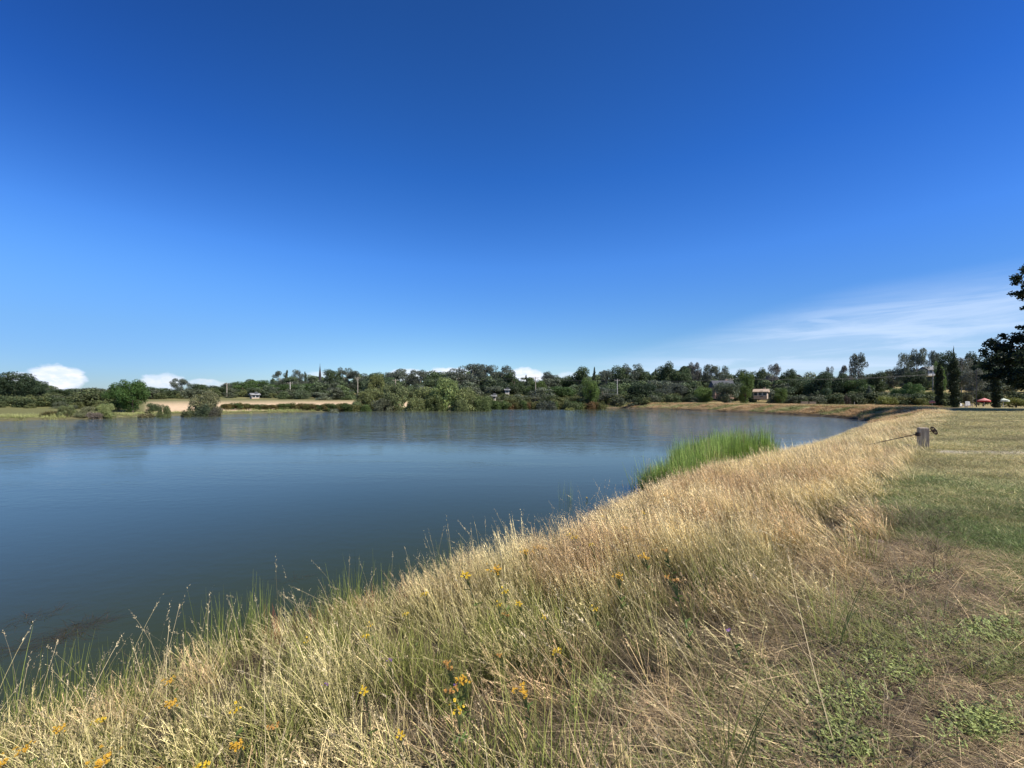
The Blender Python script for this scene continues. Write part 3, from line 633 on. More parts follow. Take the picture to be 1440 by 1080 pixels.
FLOWERS = [
 (732, 772, 'gold', 'large golden flower cluster at the bank rim above the dark water'), (752, 776, 'gold', 'golden flower cluster second from the left at the bank rim'), (768, 774, 'gold', 'golden flower cluster rightmost of the three at the bank rim'),
 (808, 758, 'yellow', 'yellow flower cluster up the rim right of the golden three'), (806, 745, 'yellow', 'yellow flowers highest on the rim below the thin reeds'), (848, 727, 'yellow', 'small yellow flower head near the thin reeds by the water'),
 (511, 883, 'yellow', 'bright yellow flower standing alone under the water line at centre left'), (519, 893, 'yellow', 'bright yellow flower just right of the lone bright one'), (508, 976, 'yellow', 'small bright yellow flower low in the centre-left grass'),
 (626, 1008, 'yellow', 'bright yellow flower at the bottom centre of the grass'), (742, 968, 'gold', 'golden flower by itself right of the bottom centre'), (648, 965, 'gold', 'golden flower beside the orange heads in the centre grass'),
 (8, 1062, 'gold', 'golden flower cluster cut by the left edge in the corner'), (45, 1050, 'gold', 'golden flower cluster second in from the lower left corner'), (72, 1034, 'gold', 'golden flower cluster third in from the lower left corner'), (168, 1052, 'gold', 'widest golden flower cluster near the lower left corner'),
 (246, 955, 'gold', 'golden flower cluster among the rushes at lower left'), (232, 998, 'gold', 'faded gold flower cluster below the rush clump'), (310, 1006, 'yellow', 'yellow flower in the lower left grass right of the rushes'), (296, 1072, 'yellow', 'yellow flower at the bottom edge left of centre'),
 (325, 1060, 'gold', 'gold bud flower near the bottom edge left of centre'), (248, 1074, 'orange', 'orange flower head at the bottom edge on the left'), (602, 834, 'yellow', 'pale yellow flower under the tall seed stalks'), (370, 1015, 'orange', 'orange flower head in the lower left brown grass'),
 (694, 853, 'yellow', 'yellow flower in the middle of the bank'), (716, 866, 'orange', 'orange flower head just right of the mid-bank yellow one'), (740, 852, 'yellow', 'yellow flower on the upper bank below the golden three'), (860, 805, 'gold', 'golden flower head high on the golden bank'), (910, 782, 'gold', 'golden flower head among the golden stems below the reeds'), (925, 697, 'orange', 'orange flower head at the foot of the reed bed'),
 (945, 771, 'orange', 'orange flower head upper of the two in the golden grass'), (955, 816, 'orange', 'orange flower head lower of the two in the golden grass'), (905, 722, 'yellow', 'yellow flower head in the grass below the reed bed'), (647, 925, 'orange', 'orange flower head upper of the centre pair'), (636, 940, 'orange', 'orange flower head middle of the centre group'), (616, 965, 'orange', 'rusty orange flower head lowest of the centre group'),
 (715, 916, 'orange', 'orange flower head alone at centre of the bank'), (788, 913, 'yellow', 'pale yellow flower right of the bank centre'), (765, 870, 'yellow', 'yellow flower on the central bank slope'), (700, 835, 'yellow', 'small yellow flower just under the bank rim'),
 (575, 862, 'yellow', 'yellow flower under the red grass blades at the rim'), (668, 812, 'yellow', 'yellow flower between the seed stalks and the golden three'), (700, 795, 'gold', 'gold flower just left of the golden three at the rim'),
 (835, 765, 'yellow', 'yellow flower on the rim slope below the thin reeds'), (880, 745, 'gold', 'gold flower on the slope left under the reed bed'), (420, 905, 'yellow', 'yellow flower close to the rim at lower centre left'), (150, 1010, 'yellow', 'yellow flower in front of the rushes at lower left'), (560, 1040, 'yellow', 'yellow flower near the bottom edge left of the bottom centre'),
 (830, 860, 'yellow', 'yellow flower on the golden slope right of the bank centre'), (440, 972, 'violet', 'small violet flower in the lower left brown grass'), (1037, 893, 'violet', 'small violet flower near the track edge on the right'), (632, 970, 'violet', 'tiny violet flower beside the centre orange heads'), (533, 936, 'violet', 'faint violet flower below the bright yellow pair'), (825, 700, 'yellow', 'tiny yellow flower at the water by the thin reeds')]
for i, (px, py, k, lb) in enumerate(FLOWERS):
    H = .46 if k != 'violet' else .34; s = random.uniform(.95, 1.15)*(1.28 if py < 850 else 1.0)
    dist = hit(px, py, H*s)
    root = empty('wildflower', (dist[0]+.10*s, dist[1], dist[2]), lb, 'flower', 'wildflowers scattered through the bank grass', 0)
    root.scale = (s*.85,)*2+(s,)
    if 'widest' in lb or 'three' in lb: root.scale = (s*1.5, s*1.5, s)
    sm, bm = FLV[k][i % 3]; link('stem', sm, root); link('blossom', bm, root)

# ------------------------------------------------------------------ trees
def unit(v): return v/(np.linalg.norm(v, axis=-1, keepdims=True)+1e-9)
def leaf_cloud(blobs, n, size, gg, drop=0.0, inner=.6, aspect=1.0):
    """leaf-clump faces spread through the shell of every blob; blobs = (cx,cy,cz, rx,ry,rz, k)"""
    B = np.array(blobs, float); area = (B[:, 3]*B[:, 5])**1.0; p = area/area.sum()
    idx = gg.choice(len(B), n, p=p); D = unit(gg.normal(0, 1, (n, 3))); rad = gg.uniform(inner, 1.08, n)[:, None]
    C = B[idx, :3]+D*B[idx, 3:6]*rad
    N = unit(D+gg.normal(0, .75, (n, 3))); A = unit(np.cross(N, gg.normal(0, 1, (n, 3)))); 
    if drop: A = unit(A*(1-drop)+np.array([0, 0, -1.])*drop)
    Bt = unit(np.cross(N, A)); s = size*gg.uniform(.6, 1.35, n)[:, None]
    P = np.stack([C-A*s*aspect, C-Bt*s*.62+A*s*.15, C+A*s*aspect, C+Bt*s*.62-A*s*.1], 1).reshape(-1, 3)
    Fq = np.arange(4*n).reshape(-1, 4); k = B[idx, 6]*gg.uniform(.75, 1.25, n)
    cc = np.repeat(np.stack([k*gg.uniform(.92, 1.1, n), k, k*gg.uniform(.85, 1.1, n)], -1), 4, 0)
    return P, Fq, cc
def oak_blobs(gg, n=18, flat=.0, base=.28):
    out = []
    for i in range(n):
        a = gg.uniform(0, 6.28); h = gg.uniform(base, .92); env = math.sqrt(max(0.04, 1-((h-.55)/.50)**2)); rr = .42*env*gg.uniform(.3, 1.0)**.7
        b = gg.uniform(.11, .22)
        out.append((rr*math.cos(a), rr*math.sin(a), h-flat*.1, b*1.15, b*1.15, b*.85, gg.uniform(.75, 1.2)))
    return out
def willow_blobs(gg, n=28):
    out = []
    for i in range(n):
        a = gg.uniform(0, 6.28); h = gg.uniform(.12, .86); rr = .44*math.sqrt(max(.03, 1-((h-.35)/.62)**2))*gg.uniform(.3, 1.0)**.7; b = gg.uniform(.11, .20)
        out.append((rr*math.cos(a), rr*math.sin(a), h, b, b, b*1.25, gg.uniform(.75, 1.25)))
    return out
def pine_blobs(gg, n=30):
    out = []
    for i in range(n):
        a = gg.uniform(0, 6.28); h = gg.uniform(.34, .97); rr = .40*math.sqrt(max(.02, 1-((h-.62)/.42)**2))*gg.uniform(.4, 1.05); b = gg.uniform(.07, .15)
        out.append((rr*math.cos(a), rr*math.sin(a), h, b*1.2, b*1.2, b*.8, gg.uniform(.7, 1.25)))
    return out
def cone_blobs(gg, n=22):
    out = []
    for i in range(n):
        h = i/(n-1)*.86+.08; w_ = .34*(1-h)**.8+.03; a = gg.uniform(0, 6.28); b = w_*.55+.02
        out.append((w_*.55*math.cos(a), w_*.55*math.sin(a), h, b, b, .06, gg.uniform(.8, 1.2)))
    return out
def shrub_blobs(gg, n=16):
    out = []
    for i in range(n):
        a = gg.uniform(0, 6.28); h = gg.uniform(.14, .76); rr = .42*math.sqrt(max(.03, 1-(h/.98)**2))*gg.uniform(.2, 1.0)**.7; b = gg.uniform(.15, .27)
        out.append((rr*math.cos(a), rr*math.sin(a), h, b, b, b*.95, gg.uniform(.8, 1.2)))
    return out
M_BARK = simple_mat('bark', (.13, .10, .075), .9, .35, 6, bump=.5)
M_PALEBARK = simple_mat('pale_bark', (.30, .26, .21), .9, .3, 6)
def trunk_mesh(blobs, gg, r0, mat, top=.75, n=6, multi=1):
    mb = MB()
    for m_ in range(multi):
        ox, oy = (gg.normal(0, .03), gg.normal(0, .03)) if multi > 1 else (0, 0)
        lx, ly = gg.normal(0, .05), gg.normal(0, .05)
        mb.tube([(ox, oy, -.06), (ox+lx*.3, oy+ly*.3, top*.35), (ox+lx, oy+ly, top*.7), (ox+lx*1.5, oy+ly*1.5, top)], [r0*1.3, r0, r0*.6, r0*.2], n)
    for i in gg.choice(len(blobs), min(len(blobs), 9), replace=False):
        b = blobs[i]; s = min(b[2]*.55, top*.6)+.02
        mb.tube([(0, 0, s), (b[0]*.5, b[1]*.5, (s+b[2])*.5), (b[0], b[1], b[2])], [r0*.45, r0*.3, r0*.08], 5)
    me = bpy.data.meshes.new('trunk'); me.from_pydata([tuple(map(float, p)) for p in mb.v], [], mb.f); me.update(); me.materials.append(mat)
    return me
PROTO = {}
gt = np.random.default_rng(23)
for kind, fn, n, size, r0, tm, top in (('oak', lambda q: oak_blobs(q, 24), 8500, .021, .028, M_BARK, .7), ('broad', lambda q: oak_blobs(q, 28, base=.12), 9000, .021, .024, M_BARK, .7), ('willow', willow_blobs, 9000, .019, .018, M_BARK, .6),
                           ('pine', pine_blobs, 6500, .017, .018, M_PALEBARK, .9), ('conifer', cone_blobs, 3600, .021, .018, M_BARK, .95), ('shrub', shrub_blobs, 3600, .032, .014, M_BARK, .5)):
    PROTO[kind] = []
    for q in range(4):
        bl = fn(gt); P, Fq, cc = leaf_cloud(bl, n, size, gt, drop=.55 if kind == 'willow' else 0, aspect=1.5 if kind == 'willow' else 1.0)
        PROTO[kind].append((mesh_np('crown', P, Fq, M_LEAF, cc), trunk_mesh(bl, gt, r0, tm, top, multi=3 if kind in ('willow', 'shrub') else 1)))
KCOL = {'oak': (.050, .072, .032), 'broad': (.058, .095, .030), 'willow': (.135, .155, .062), 'pine': (.085, .098, .070), 'conifer': (.045, .065, .038), 'shrub': (.085, .105, .045)}
cnt = [0]
def tree(px, top, wpx, depth, kind, label, name=None, cat='tree', group=None, colk=1.0, coltint=None, lift=0.0, sink=0.0):
    """a tree of real size standing on the ground at this distance; top and width as they measure from the camera"""
    x = at(px, depth); y = depth; z = tz(x, y)-sink
    H = EYE+(HY-top)/F*depth-z; th = math.atan2(x, y); W = wpx/F*depth*math.cos(th)/.84
    nm = name or {'oak': 'oak_tree', 'broad': 'broadleaf_tree', 'willow': 'willow_tree', 'pine': 'pine_tree', 'conifer': 'conifer_tree', 'shrub': 'shrub'}[kind]
    root = empty(nm, (x, y, z), label, cat, group, random.uniform(0, 6.28)); cm, tm = PROTO[kind][cnt[0] % 4]; cnt[0] += 1
    root.scale = (W, W, H/.985)
    colk = colk*random.uniform(1.3, 1.85); c = link('crown' if kind != 'shrub' else 'foliage', cm, root); link('trunk' if kind != 'shrub' else 'stem', tm, root)
    b = np.array(coltint if coltint else KCOL[kind])*colk*random.uniform(.88, 1.12); c.color = (float(b[0]), float(b[1]), float(b[2]), 1)
    return root
GW = 'trees of the distant treeline'; GS = 'willows standing on the far shore'
LG = (.078, .115, .032); GREY = (.075, .088, .066); DK = (.034, .052, .026); YG = (.12, .135, .05)
TREES = [
 (-14, 531, 60, 92, 'oak', 'dark oak cut by the left edge of the photo', DK), (24, 526, 56, 86, 'oak', 'tallest dark spreading oak at the far left shore', DK), (50, 535, 34, 92, 'oak', 'dark oak to the right of the tallest left-hand oak', DK),
 (10, 556, 44, 80, 'broad', 'low dark green tree at the foot of the leftmost oaks', DK),
 (84, 548, 44, 135, 'oak', 'rounded dark tree right of the left shore oaks', None), (108, 547, 36, 150, 'oak', 'distant dark tree under the big left cloud', None), (134, 546, 36, 150, 'pine', 'grey green tree left of the dark green shore tree', GREY), (100, 562, 40, 105, 'oak', 'low dark tree behind the left shore willows', DK),
 (168, 541, 40, 74, 'broad', 'deep green leafy tree on the left shore, left half of a pair', (.04, .075, .02)), (187, 535, 40, 72, 'broad', 'tall deep green tree on the left shore, right half of a pair', (.042, .078, .02)),
 (216, 545, 34, 155, 'oak', 'dark tree just right of the deep green pair', None), (238, 549, 26, 160, 'oak', 'low dark tree behind the pale bare slope', None), (254, 533, 28, 150, 'pine', 'airy grey pine with a pale trunk over the pale bare slope', GREY),
 (278, 541, 34, 165, 'oak', 'dark rounded tree right of the airy grey pine', None), (302, 543, 34, 165, 'oak', 'dark tree behind the lone shore willow', None), (322, 540, 22, 185, 'pine', 'thin grey tree beside the first utility pole', GREY),
 (342, 538, 34, 190, 'broad', 'green tree above the small pale house', None), (366, 535, 34, 195, 'broad', 'green rounded tree between the pale house and the pines', None), (384, 532, 22, 200, 'conifer', 'dark pointed conifer left of the hilltop pines', None),
 (394, 522, 20, 215, 'pine', 'tall grey pine at the left end of the hilltop group', GREY), (403, 520, 16, 215, 'conifer', 'slender conifer in the hilltop pine group', None), (419, 522, 22, 215, 'pine', 'grey pine at the right end of the hilltop group', GREY), (429, 523, 14, 212, 'conifer', 'small pointed conifer left of the dark spire', None),
 (412, 540, 40, 180, 'broad', 'broad green tree below the hilltop pines', None), (440, 540, 36, 180, 'broad', 'broad green tree under the dark spire', None), (466, 522, 26, 200, 'oak', 'dark oak just right of the dark spire', None), (486, 518, 22, 205, 'pine', 'rounded grey crown right of the spire', GREY),
 (503, 522, 28, 205, 'pine', 'grey pine above the yellowish willow', GREY), (478, 545, 34, 165, 'pine', 'grey green low tree above the bare field', GREY), (530, 526, 30, 200, 'oak', 'dark tree above the left willow', None), (560, 520, 36, 200, 'pine', 'broad grey pine above the willow clump', GREY),
 (548, 532, 30, 180, 'oak', 'dark tree behind the second willow', None), (590, 521, 30, 200, 'pine', 'spreading pine with a bare top left of the white cloud', None), (614, 524, 34, 190, 'oak', 'dark flat-topped oak behind the tallest willow', None), (640, 520, 34, 190, 'pine', 'dark pine left of the tallest far pine', None),
 (664, 511, 40, 195, 'pine', 'tallest rounded pine with pale branches in the far middle', GREY), (682, 514, 26, 195, 'pine', 'rounded pine joined to the right of the tallest one', GREY), (704, 516, 36, 195, 'pine', 'rounded grey pine second tallest in the far middle', GREY), (722, 526, 28, 190, 'oak', 'dark oak sloping down right of the grey pines', None),
 (700, 540, 40, 165, 'oak', 'dark oak below the two rounded grey pines', DK), (740, 527, 12, 190, 'conifer', 'small dark pointed conifer in front of the middle cloud', None), (755, 535, 22, 160, 'broad', 'bright green tree in front of the utility pole', LG), (772, 524, 26, 195, 'pine', 'low grey pine right of the middle cloud', GREY),
 (790, 531, 26, 190, 'oak', 'dark tree filling the dip right of the middle cloud', None), (813, 519, 28, 185, 'oak', 'flat-topped dark tree standing above its neighbours', None), (786, 544, 36, 155, 'broad', 'green rounded tree left of the bright poplar', None), (829, 534, 20, 132, 'broad', 'bright green poplar-like tree near the shore', LG),
 (836, 516, 13, 190, 'conifer', 'narrow conifer beside the flat-topped tree', None), (853, 521, 22, 190, 'pine', 'grey pine left of the white utility pole', GREY), (871, 518, 26, 190, 'oak', 'dark oak behind the white utility pole', None), (889, 513, 28, 190, 'pine', 'grey crown with visible bare branches', GREY),
 (852, 545, 34, 135, 'pine', 'grey green bushy tree at the right end of the low shore', GREY), (905, 521, 28, 190, 'oak', 'dark oak right of the bare-branched crown', None), (922, 518, 12, 185, 'conifer', 'small conifer between two oaks', None), (938, 513, 26, 185, 'oak', 'dark oak standing tall right of the small conifer', None),
 (956, 520, 26, 185, 'oak', 'dark oak left of the leafless grey tree', None), (975, 511, 20, 190, 'pine', 'thin leafless-looking grey tree on the skyline', (.13, .125, .11)), (905, 541, 40, 140, 'oak', 'round very dark oak above the far dam', DK), (932, 547, 26, 135, 'pine', 'grey green shrubby tree above the far dam', GREY),
 (950, 540, 28, 145, 'oak', 'grey oak left of the bright green bush', GREY), (999, 514, 26, 185, 'pine', 'open dark pine left of the dark-roofed house', None), (1014, 517, 22, 185, 'pine', 'open dark pine right beside the previous crown above the dark roof', None), (988, 545, 26, 125, 'broad', 'low bright green bush tree left of the peach wall', LG),
 (1023, 536, 36, 118, 'broad', 'large rounded grey green bush right of the peach wall', (.075, .095, .06)), (1040, 523, 24, 185, 'oak', 'dark oak behind the light green tree', None), (1049, 524, 22, 130, 'broad', 'light green tree right of the rounded grey bush', LG), (1067, 521, 22, 180, 'oak', 'dark oak above the tan house', None),
 (1087, 512, 22, 185, 'pine', 'pale grey dead-looking pine above the tan house', (.13, .125, .11)), (1108, 522, 26, 180, 'oak', 'flat dark oak right of the pale grey pine', None), (1098, 546, 18, 118, 'broad', 'small yellow green tree right of the tan house', LG), (1118, 535, 30, 150, 'oak', 'dark oak above the small yellow green tree', None),
 (1134, 533, 30, 150, 'oak', 'dark oak in the dense stretch right of the houses', DK), (1152, 526, 34, 140, 'oak', 'very dark oak with a visible trunk over the dam', DK), (1166, 518, 14, 180, 'pine', 'sparse grey treetop on the skyline over the dark oak', (.12, .12, .10)), (1176, 529, 32, 150, 'oak', 'dark oak left of the tall lone pine', DK),
 (1190, 514, 18, 165, 'pine', 'thin grey pine left of the tall lone pine', (.11, .11, .095)), (1207, 498, 26, 165, 'pine', 'tall lone pine standing above the right treeline', GREY), (1205, 534, 36, 145, 'broad', 'green tree below the tall lone pine', None), (1232, 525, 34, 150, 'oak', 'dark oak right of the tall lone pine', None),
 (1222, 542, 20, 125, 'conifer', 'grey green pointed conifer among the right trees', GREY), (1256, 520, 34, 160, 'pine', 'spreading grey pine on the right rise', GREY), (1272, 500, 26, 150, 'pine', 'umbrella-shaped pine on the right rise', None), (1290, 492, 32, 150, 'pine', 'highest spreading pine on the right rise', GREY), (1284, 525, 30, 140, 'oak', 'dark oak below the highest spreading pine', DK),
 (1312, 495, 18, 160, 'pine', 'open leaning pine behind the hill house', GREY), (1330, 498, 34, 165, 'oak', 'dark oak on the skyline behind the cypresses', DK), (1320, 512, 16, 120, 'broad', 'yellow green tree peeking out right of the first cypress', LG), (1352, 503, 40, 135, 'pine', 'grey feathery tree between the cypresses', (.085, .09, .07)), (1368, 520, 34, 125, 'pine', 'grey feathery tree left of the near dark tree', (.085, .09, .07)),
 (1341, 488, 10, 150, 'conifer', 'thin conifer tip above the second cypress', None), (1374, 498, 36, 165, 'oak', 'dark oak crown touching the near dark tree', DK), (1262, 545, 22, 125, 'broad', 'green leafy tree in front of the tan slope', None), (1284, 540, 26, 120, 'broad', 'green leafy tree left of the first cypress', (.06, .10, .03)), (1302, 550, 26, 112, 'broad', 'olive tree in front of the first cypress', (.09, .11, .035)),
 (528, 527, 30, 112, 'willow', 'yellowish willow highest at the left of the willow clump', YG), (521, 547, 34, 105, 'willow', 'willow at the left end of the willow clump', None), (556, 541, 38, 103, 'willow', 'second willow from the left in the clump', (.11, .13, .058)), (540, 560, 30, 100, 'willow', 'low grey willow at the water in the clump', (.12, .13, .08)),
 (592, 545, 36, 103, 'willow', 'middle willow of the clump, lower and greener', None), (585, 560, 26, 99, 'willow', 'low willow bush at the water below the middle willow', None), (628, 534, 44, 102, 'willow', 'tallest willow of the shore clump', (.12, .15, .055)), (612, 556, 26, 99, 'willow', 'dark low willow left of the tallest', (.08, .10, .035)),
 (664, 546, 42, 101, 'willow', 'willow at the right end of the clump', None), (678, 558, 26, 99, 'willow', 'dark green low willow closing the clump at the right', (.085, .11, .04)), (648, 563, 22, 97, 'willow', 'low round willow bush at the water below the tallest', (.10, .12, .05)),
 (291, 550, 40, 72, 'willow', 'lone willow leaning over the water at left', (.13, .135, .07)), (284, 566, 20, 69, 'shrub', 'dark bush at the foot of the lone willow', (.04, .055, .03)), (303, 571, 18, 69, 'shrub', 'grey bush at the waterline right of the lone willow', (.07, .07, .05)),
 (70, 577, 30, 60, 'shrub', 'olive bush leftmost of the left shore bushes', (.13, .12, .05)), (94, 570, 26, 60, 'willow', 'rounded green willow bush second on the left shore', (.12, .14, .06)), (122, 572, 32, 61, 'willow', 'wide pale willow bush third on the left shore', (.15, .16, .085)), (148, 568, 26, 62, 'willow', 'willow bush under the deep green pair', (.13, .15, .06)), (133, 578, 22, 60, 'shrub', 'purplish grey bush at the left shore waterline', (.13, .11, .09)), (205, 579, 24, 64, 'shrub', 'low brown green bush right of the deep green pair', (.11, .10, .05)),
 (230, 570, 20, 65, 'willow', 'small upright willow bush below the pale bare slope', (.09, .11, .045)), (215, 566, 20, 72, 'shrub', 'dark green shrub left of the pale bare slope', (.05, .07, .03)), (264, 573, 18, 66, 'shrub', 'small dark bush left of the lone willow', (.06, .07, .03)), (470, 572, 14, 86, 'shrub', 'small grey bush standing in the water before the bare field', (.10, .11, .07)),
 (502, 563, 16, 96, 'shrub', 'green bush left of the willow clump', None), (770, 562, 24, 112, 'shrub', 'grey green bush on the shore left of the poplar', GREY), (803, 561, 20, 112, 'shrub', 'green bush between grey bush and poplar', None), (800, 571, 14, 104, 'shrub', 'yellow green tuft bush at the shore', (.17, .18, .06)),
 (1192, 555, 9, 112, 'shrub', 'small round dark bush standing alone on the field', (.06, .05, .04)), (1246, 556, 28, 108, 'shrub', 'olive shrub left end of the hedge by the patio', (.10, .11, .03)), (1270, 556, 26, 108, 'shrub', 'olive shrub second in the hedge by the patio', (.10, .10, .03)), (1294, 557, 24, 105, 'shrub', 'olive shrub third in the hedge by the patio', (.09, .10, .03)), (1428, 558, 40, 95, 'shrub', 'yellow green shrub under the near dark tree', (.12, .13, .03)),
 (1382, 548, 26, 110, 'shrub', 'dark green hedge shrub behind the red parasol', (.05, .06, .025)), (1360, 552, 16, 115, 'shrub', 'green shrub behind the white chairs', (.08, .08, .04))]
for (px, top_, wp, dp, kd, lb, ct) in TREES:
    isb = kd == 'shrub' or 'bush' in lb.split()[:6] and wp < 34
    tree(px, top_, wp, dp, kd, lb, name='shrub' if kd == 'shrub' else None, cat='bush' if kd == 'shrub' else 'tree', group=GS if kd == 'willow' else ('shrubs of the far shore' if kd == 'shrub' else GW), coltint=ct)
# low row of vine-like bushes on the far shore
for i in range(25):
    px = 317+i*8.2+random.uniform(-2, 2)
    tree(px, 567.0+random.uniform(-2.0, 1.5)-i*.02, random.uniform(13, 19), 86+i*.4, 'shrub', 'low green and rust bush in the row along the far shore left of the willows', name='vine_bush', cat='bush', group='bushes in the row left of the willows', coltint=random.choice([(.06, .09, .028), (.085, .09, .03), (.10, .085, .03)]))
for i in range(19):
    px = 694+i*8.3+random.uniform(-2, 2)
    tree(px, 563.5+random.uniform(-2.5, 1.5), random.uniform(13, 18), 114, 'shrub', 'low green and rust bush in the row along the far shore right of the willows', name='vine_bush', cat='bush', group='bushes in the row right of the willows', coltint=random.choice([(.06, .09, .028), (.085, .09, .03), (.11, .07, .03)]))
# the wood behind, read as one mass
SKY_X = [-200, 0, 60, 90, 150, 200, 240, 320, 380, 440, 500, 560, 620, 700, 735, 800, 880, 960, 1040, 1120, 1190, 1250, 1290, 1340, 1440, 1600]
SKY_Y = [533, 533, 537, 550, 548, 544, 546, 543, 533, 528, 526, 526, 525, 524, 532, 529, 523, 522, 525, 527, 530, 525, 519, 512, 510, 510]
wood_c = bpy.data.collections.new('wood_tree')
for i in range(8):
    kd = ('oak', 'broad', 'oak', 'pine')[i % 4]; bl = (oak_blobs(gt, 18, base=.12) if kd != 'pine' else pine_blobs(gt, 26)); P, Fq, cc = leaf_cloud(bl, 3200, .031, gt)
    wood_c.objects.link(bpy.data.objects.new('wood_tree.%03d' % (i+1), mesh_np('wood_tree', P, Fq, M_GRASS, cc)))
X, Y, Z, S, TN = [], [], [], [], []
for (dep, off, n) in ((150, 19, 95), (170, 13, 95), (195, 7, 90), (225, 3, 85), (260, 1, 70)):
    for i in range(n):
        px = -150+1750*(i+random.random())/n; d = dep*random.uniform(.93, 1.07)*(.78 if px < 130 else 1); x_ = at(px, d); z_ = tz(x_, d)-.5
        if abs(px-710) > 1500: continue
        if 1225 < px < 1380 and dep < 165 : continue
        if 990 < px < 1085 and dep < 165: continue
        tp = np.interp(px, SKY_X, SKY_Y)+off+random.gauss(0, 2.5); H = EYE+(HY-tp)/F*d-z_
        if H < 2: continue
        X.append(x_); Y.append(d); Z.append(z_); wdt = max(H*random.uniform(.95, 1.5), 5.5); S.append((wdt, wdt, H)); b = np.array(random.choice([(.064, .086, .044), (.056, .074, .04), (.088, .102, .068), (.080, .108, .046)]))*random.uniform(.85, 1.15); TN.append(b*random.uniform(1.1, 1.8))
X, Y, Z = map(np.array, (X, Y, Z))
scatter('distant_woodland', wood_c, 8, X, Y, Z, rng.uniform(0, 6.28, len(X)), np.array(S), np.array(TN), label='dense dark mixed woodland along the horizon behind the pond', cat='woodland')
# undergrowth filling below the trees
sh_c = bpy.data.collections.new('scrub_bush')
for i in range(6):
    bl = shrub_blobs(gt); P, Fq, cc = leaf_cloud(bl, 1800, .038, gt); sh_c.objects.link(bpy.data.objects.new('scrub_bush.%03d' % (i+1), mesh_np('scrub_bush', P, Fq, M_GRASS, cc)))
n = 900; px = rng.uniform(-120, 1500, n); lim = np.interp(px, [-120, 150, 200, 300, 500, 700, 860, 900, 1230, 1260, 1500], [70, 76, 122, 150, 150, 132, 132, 120, 118, 104, 104]); d = lim*rng.uniform(1.0, 1.25, n)
k = ~((px > 205) & (px < 282) & (d < 135)) & ~((px > 1335) & (d < 125)) & ~((px > 985) & (px < 1085)); px, d = px[k], d[k]; x = (px-720)/F*d; H = rng.uniform(1.6, 4.2, len(x))*np.where(px < 110, .62, 1.0)
tn = np.array([(.07, .095, .04), (.10, .12, .05), (.10, .115, .07), (.13, .145, .055)])[rng.integers(0, 4, len(x))]*rng.uniform(.8, 1.2, (len(x), 1))
scatter('scrub', sh_c, 6, x, d, terrain(x, d)-.2, rng.uniform(0, 6.28, len(x)), np.stack([H*1.5, H*1.5, H], -1), tn, label='mixed green scrub under the distant trees', cat='scrub')

# ---- three columnar cypresses
def cypress(px, top_, wpx, depth, label):
    x_ = at(px, depth); z_ = tz(x_, depth)-.1; H = EYE+(HY-top_)/F*depth-z_; W = wpx/F*depth*math.cos(math.atan2(x_, depth))
    bl = []
    for i in range(34):
        h = (i+.5)/34; wv_ = W*.5*min(1, (1-h)*4.2+.14)*min(1, .72+h*2)*gt.uniform(.85, 1.05); a = gt.uniform(0, 6.28); bl.append((wv_*.25*math.cos(a), wv_*.25*math.sin(a), .25+h*(H-.35), wv_*.8, wv_*.8, H/20, gt.uniform(.75, 1.2)))
    P, Fq, cc = leaf_cloud(bl, 5200, .11, gt, drop=.5, aspect=1.6)
    root = empty('cypress_tree', (x_, depth, z_), label, 'tree', 'columnar cypresses beside the patio'); c = link('crown', mesh_np('crown', P, Fq, M_LEAF, cc), root); c.color = (.036, .052, .024, 1)
    MB().tube([(0, 0, -.2), (0, 0, H*.5), (0, 0, H*.9)], [.14, .09, .02], 7).build('trunk', M_BARK, root)
cypress(1321, 511, 14, 84, 'narrowest columnar cypress, left of the three by the patio')
cypress(1342, 500, 21, 82, 'widest dark columnar cypress, middle of the three by the patio')
cypress(1401, 517, 18, 80, 'dark columnar cypress by the patio, overlapped by the near dark tree')

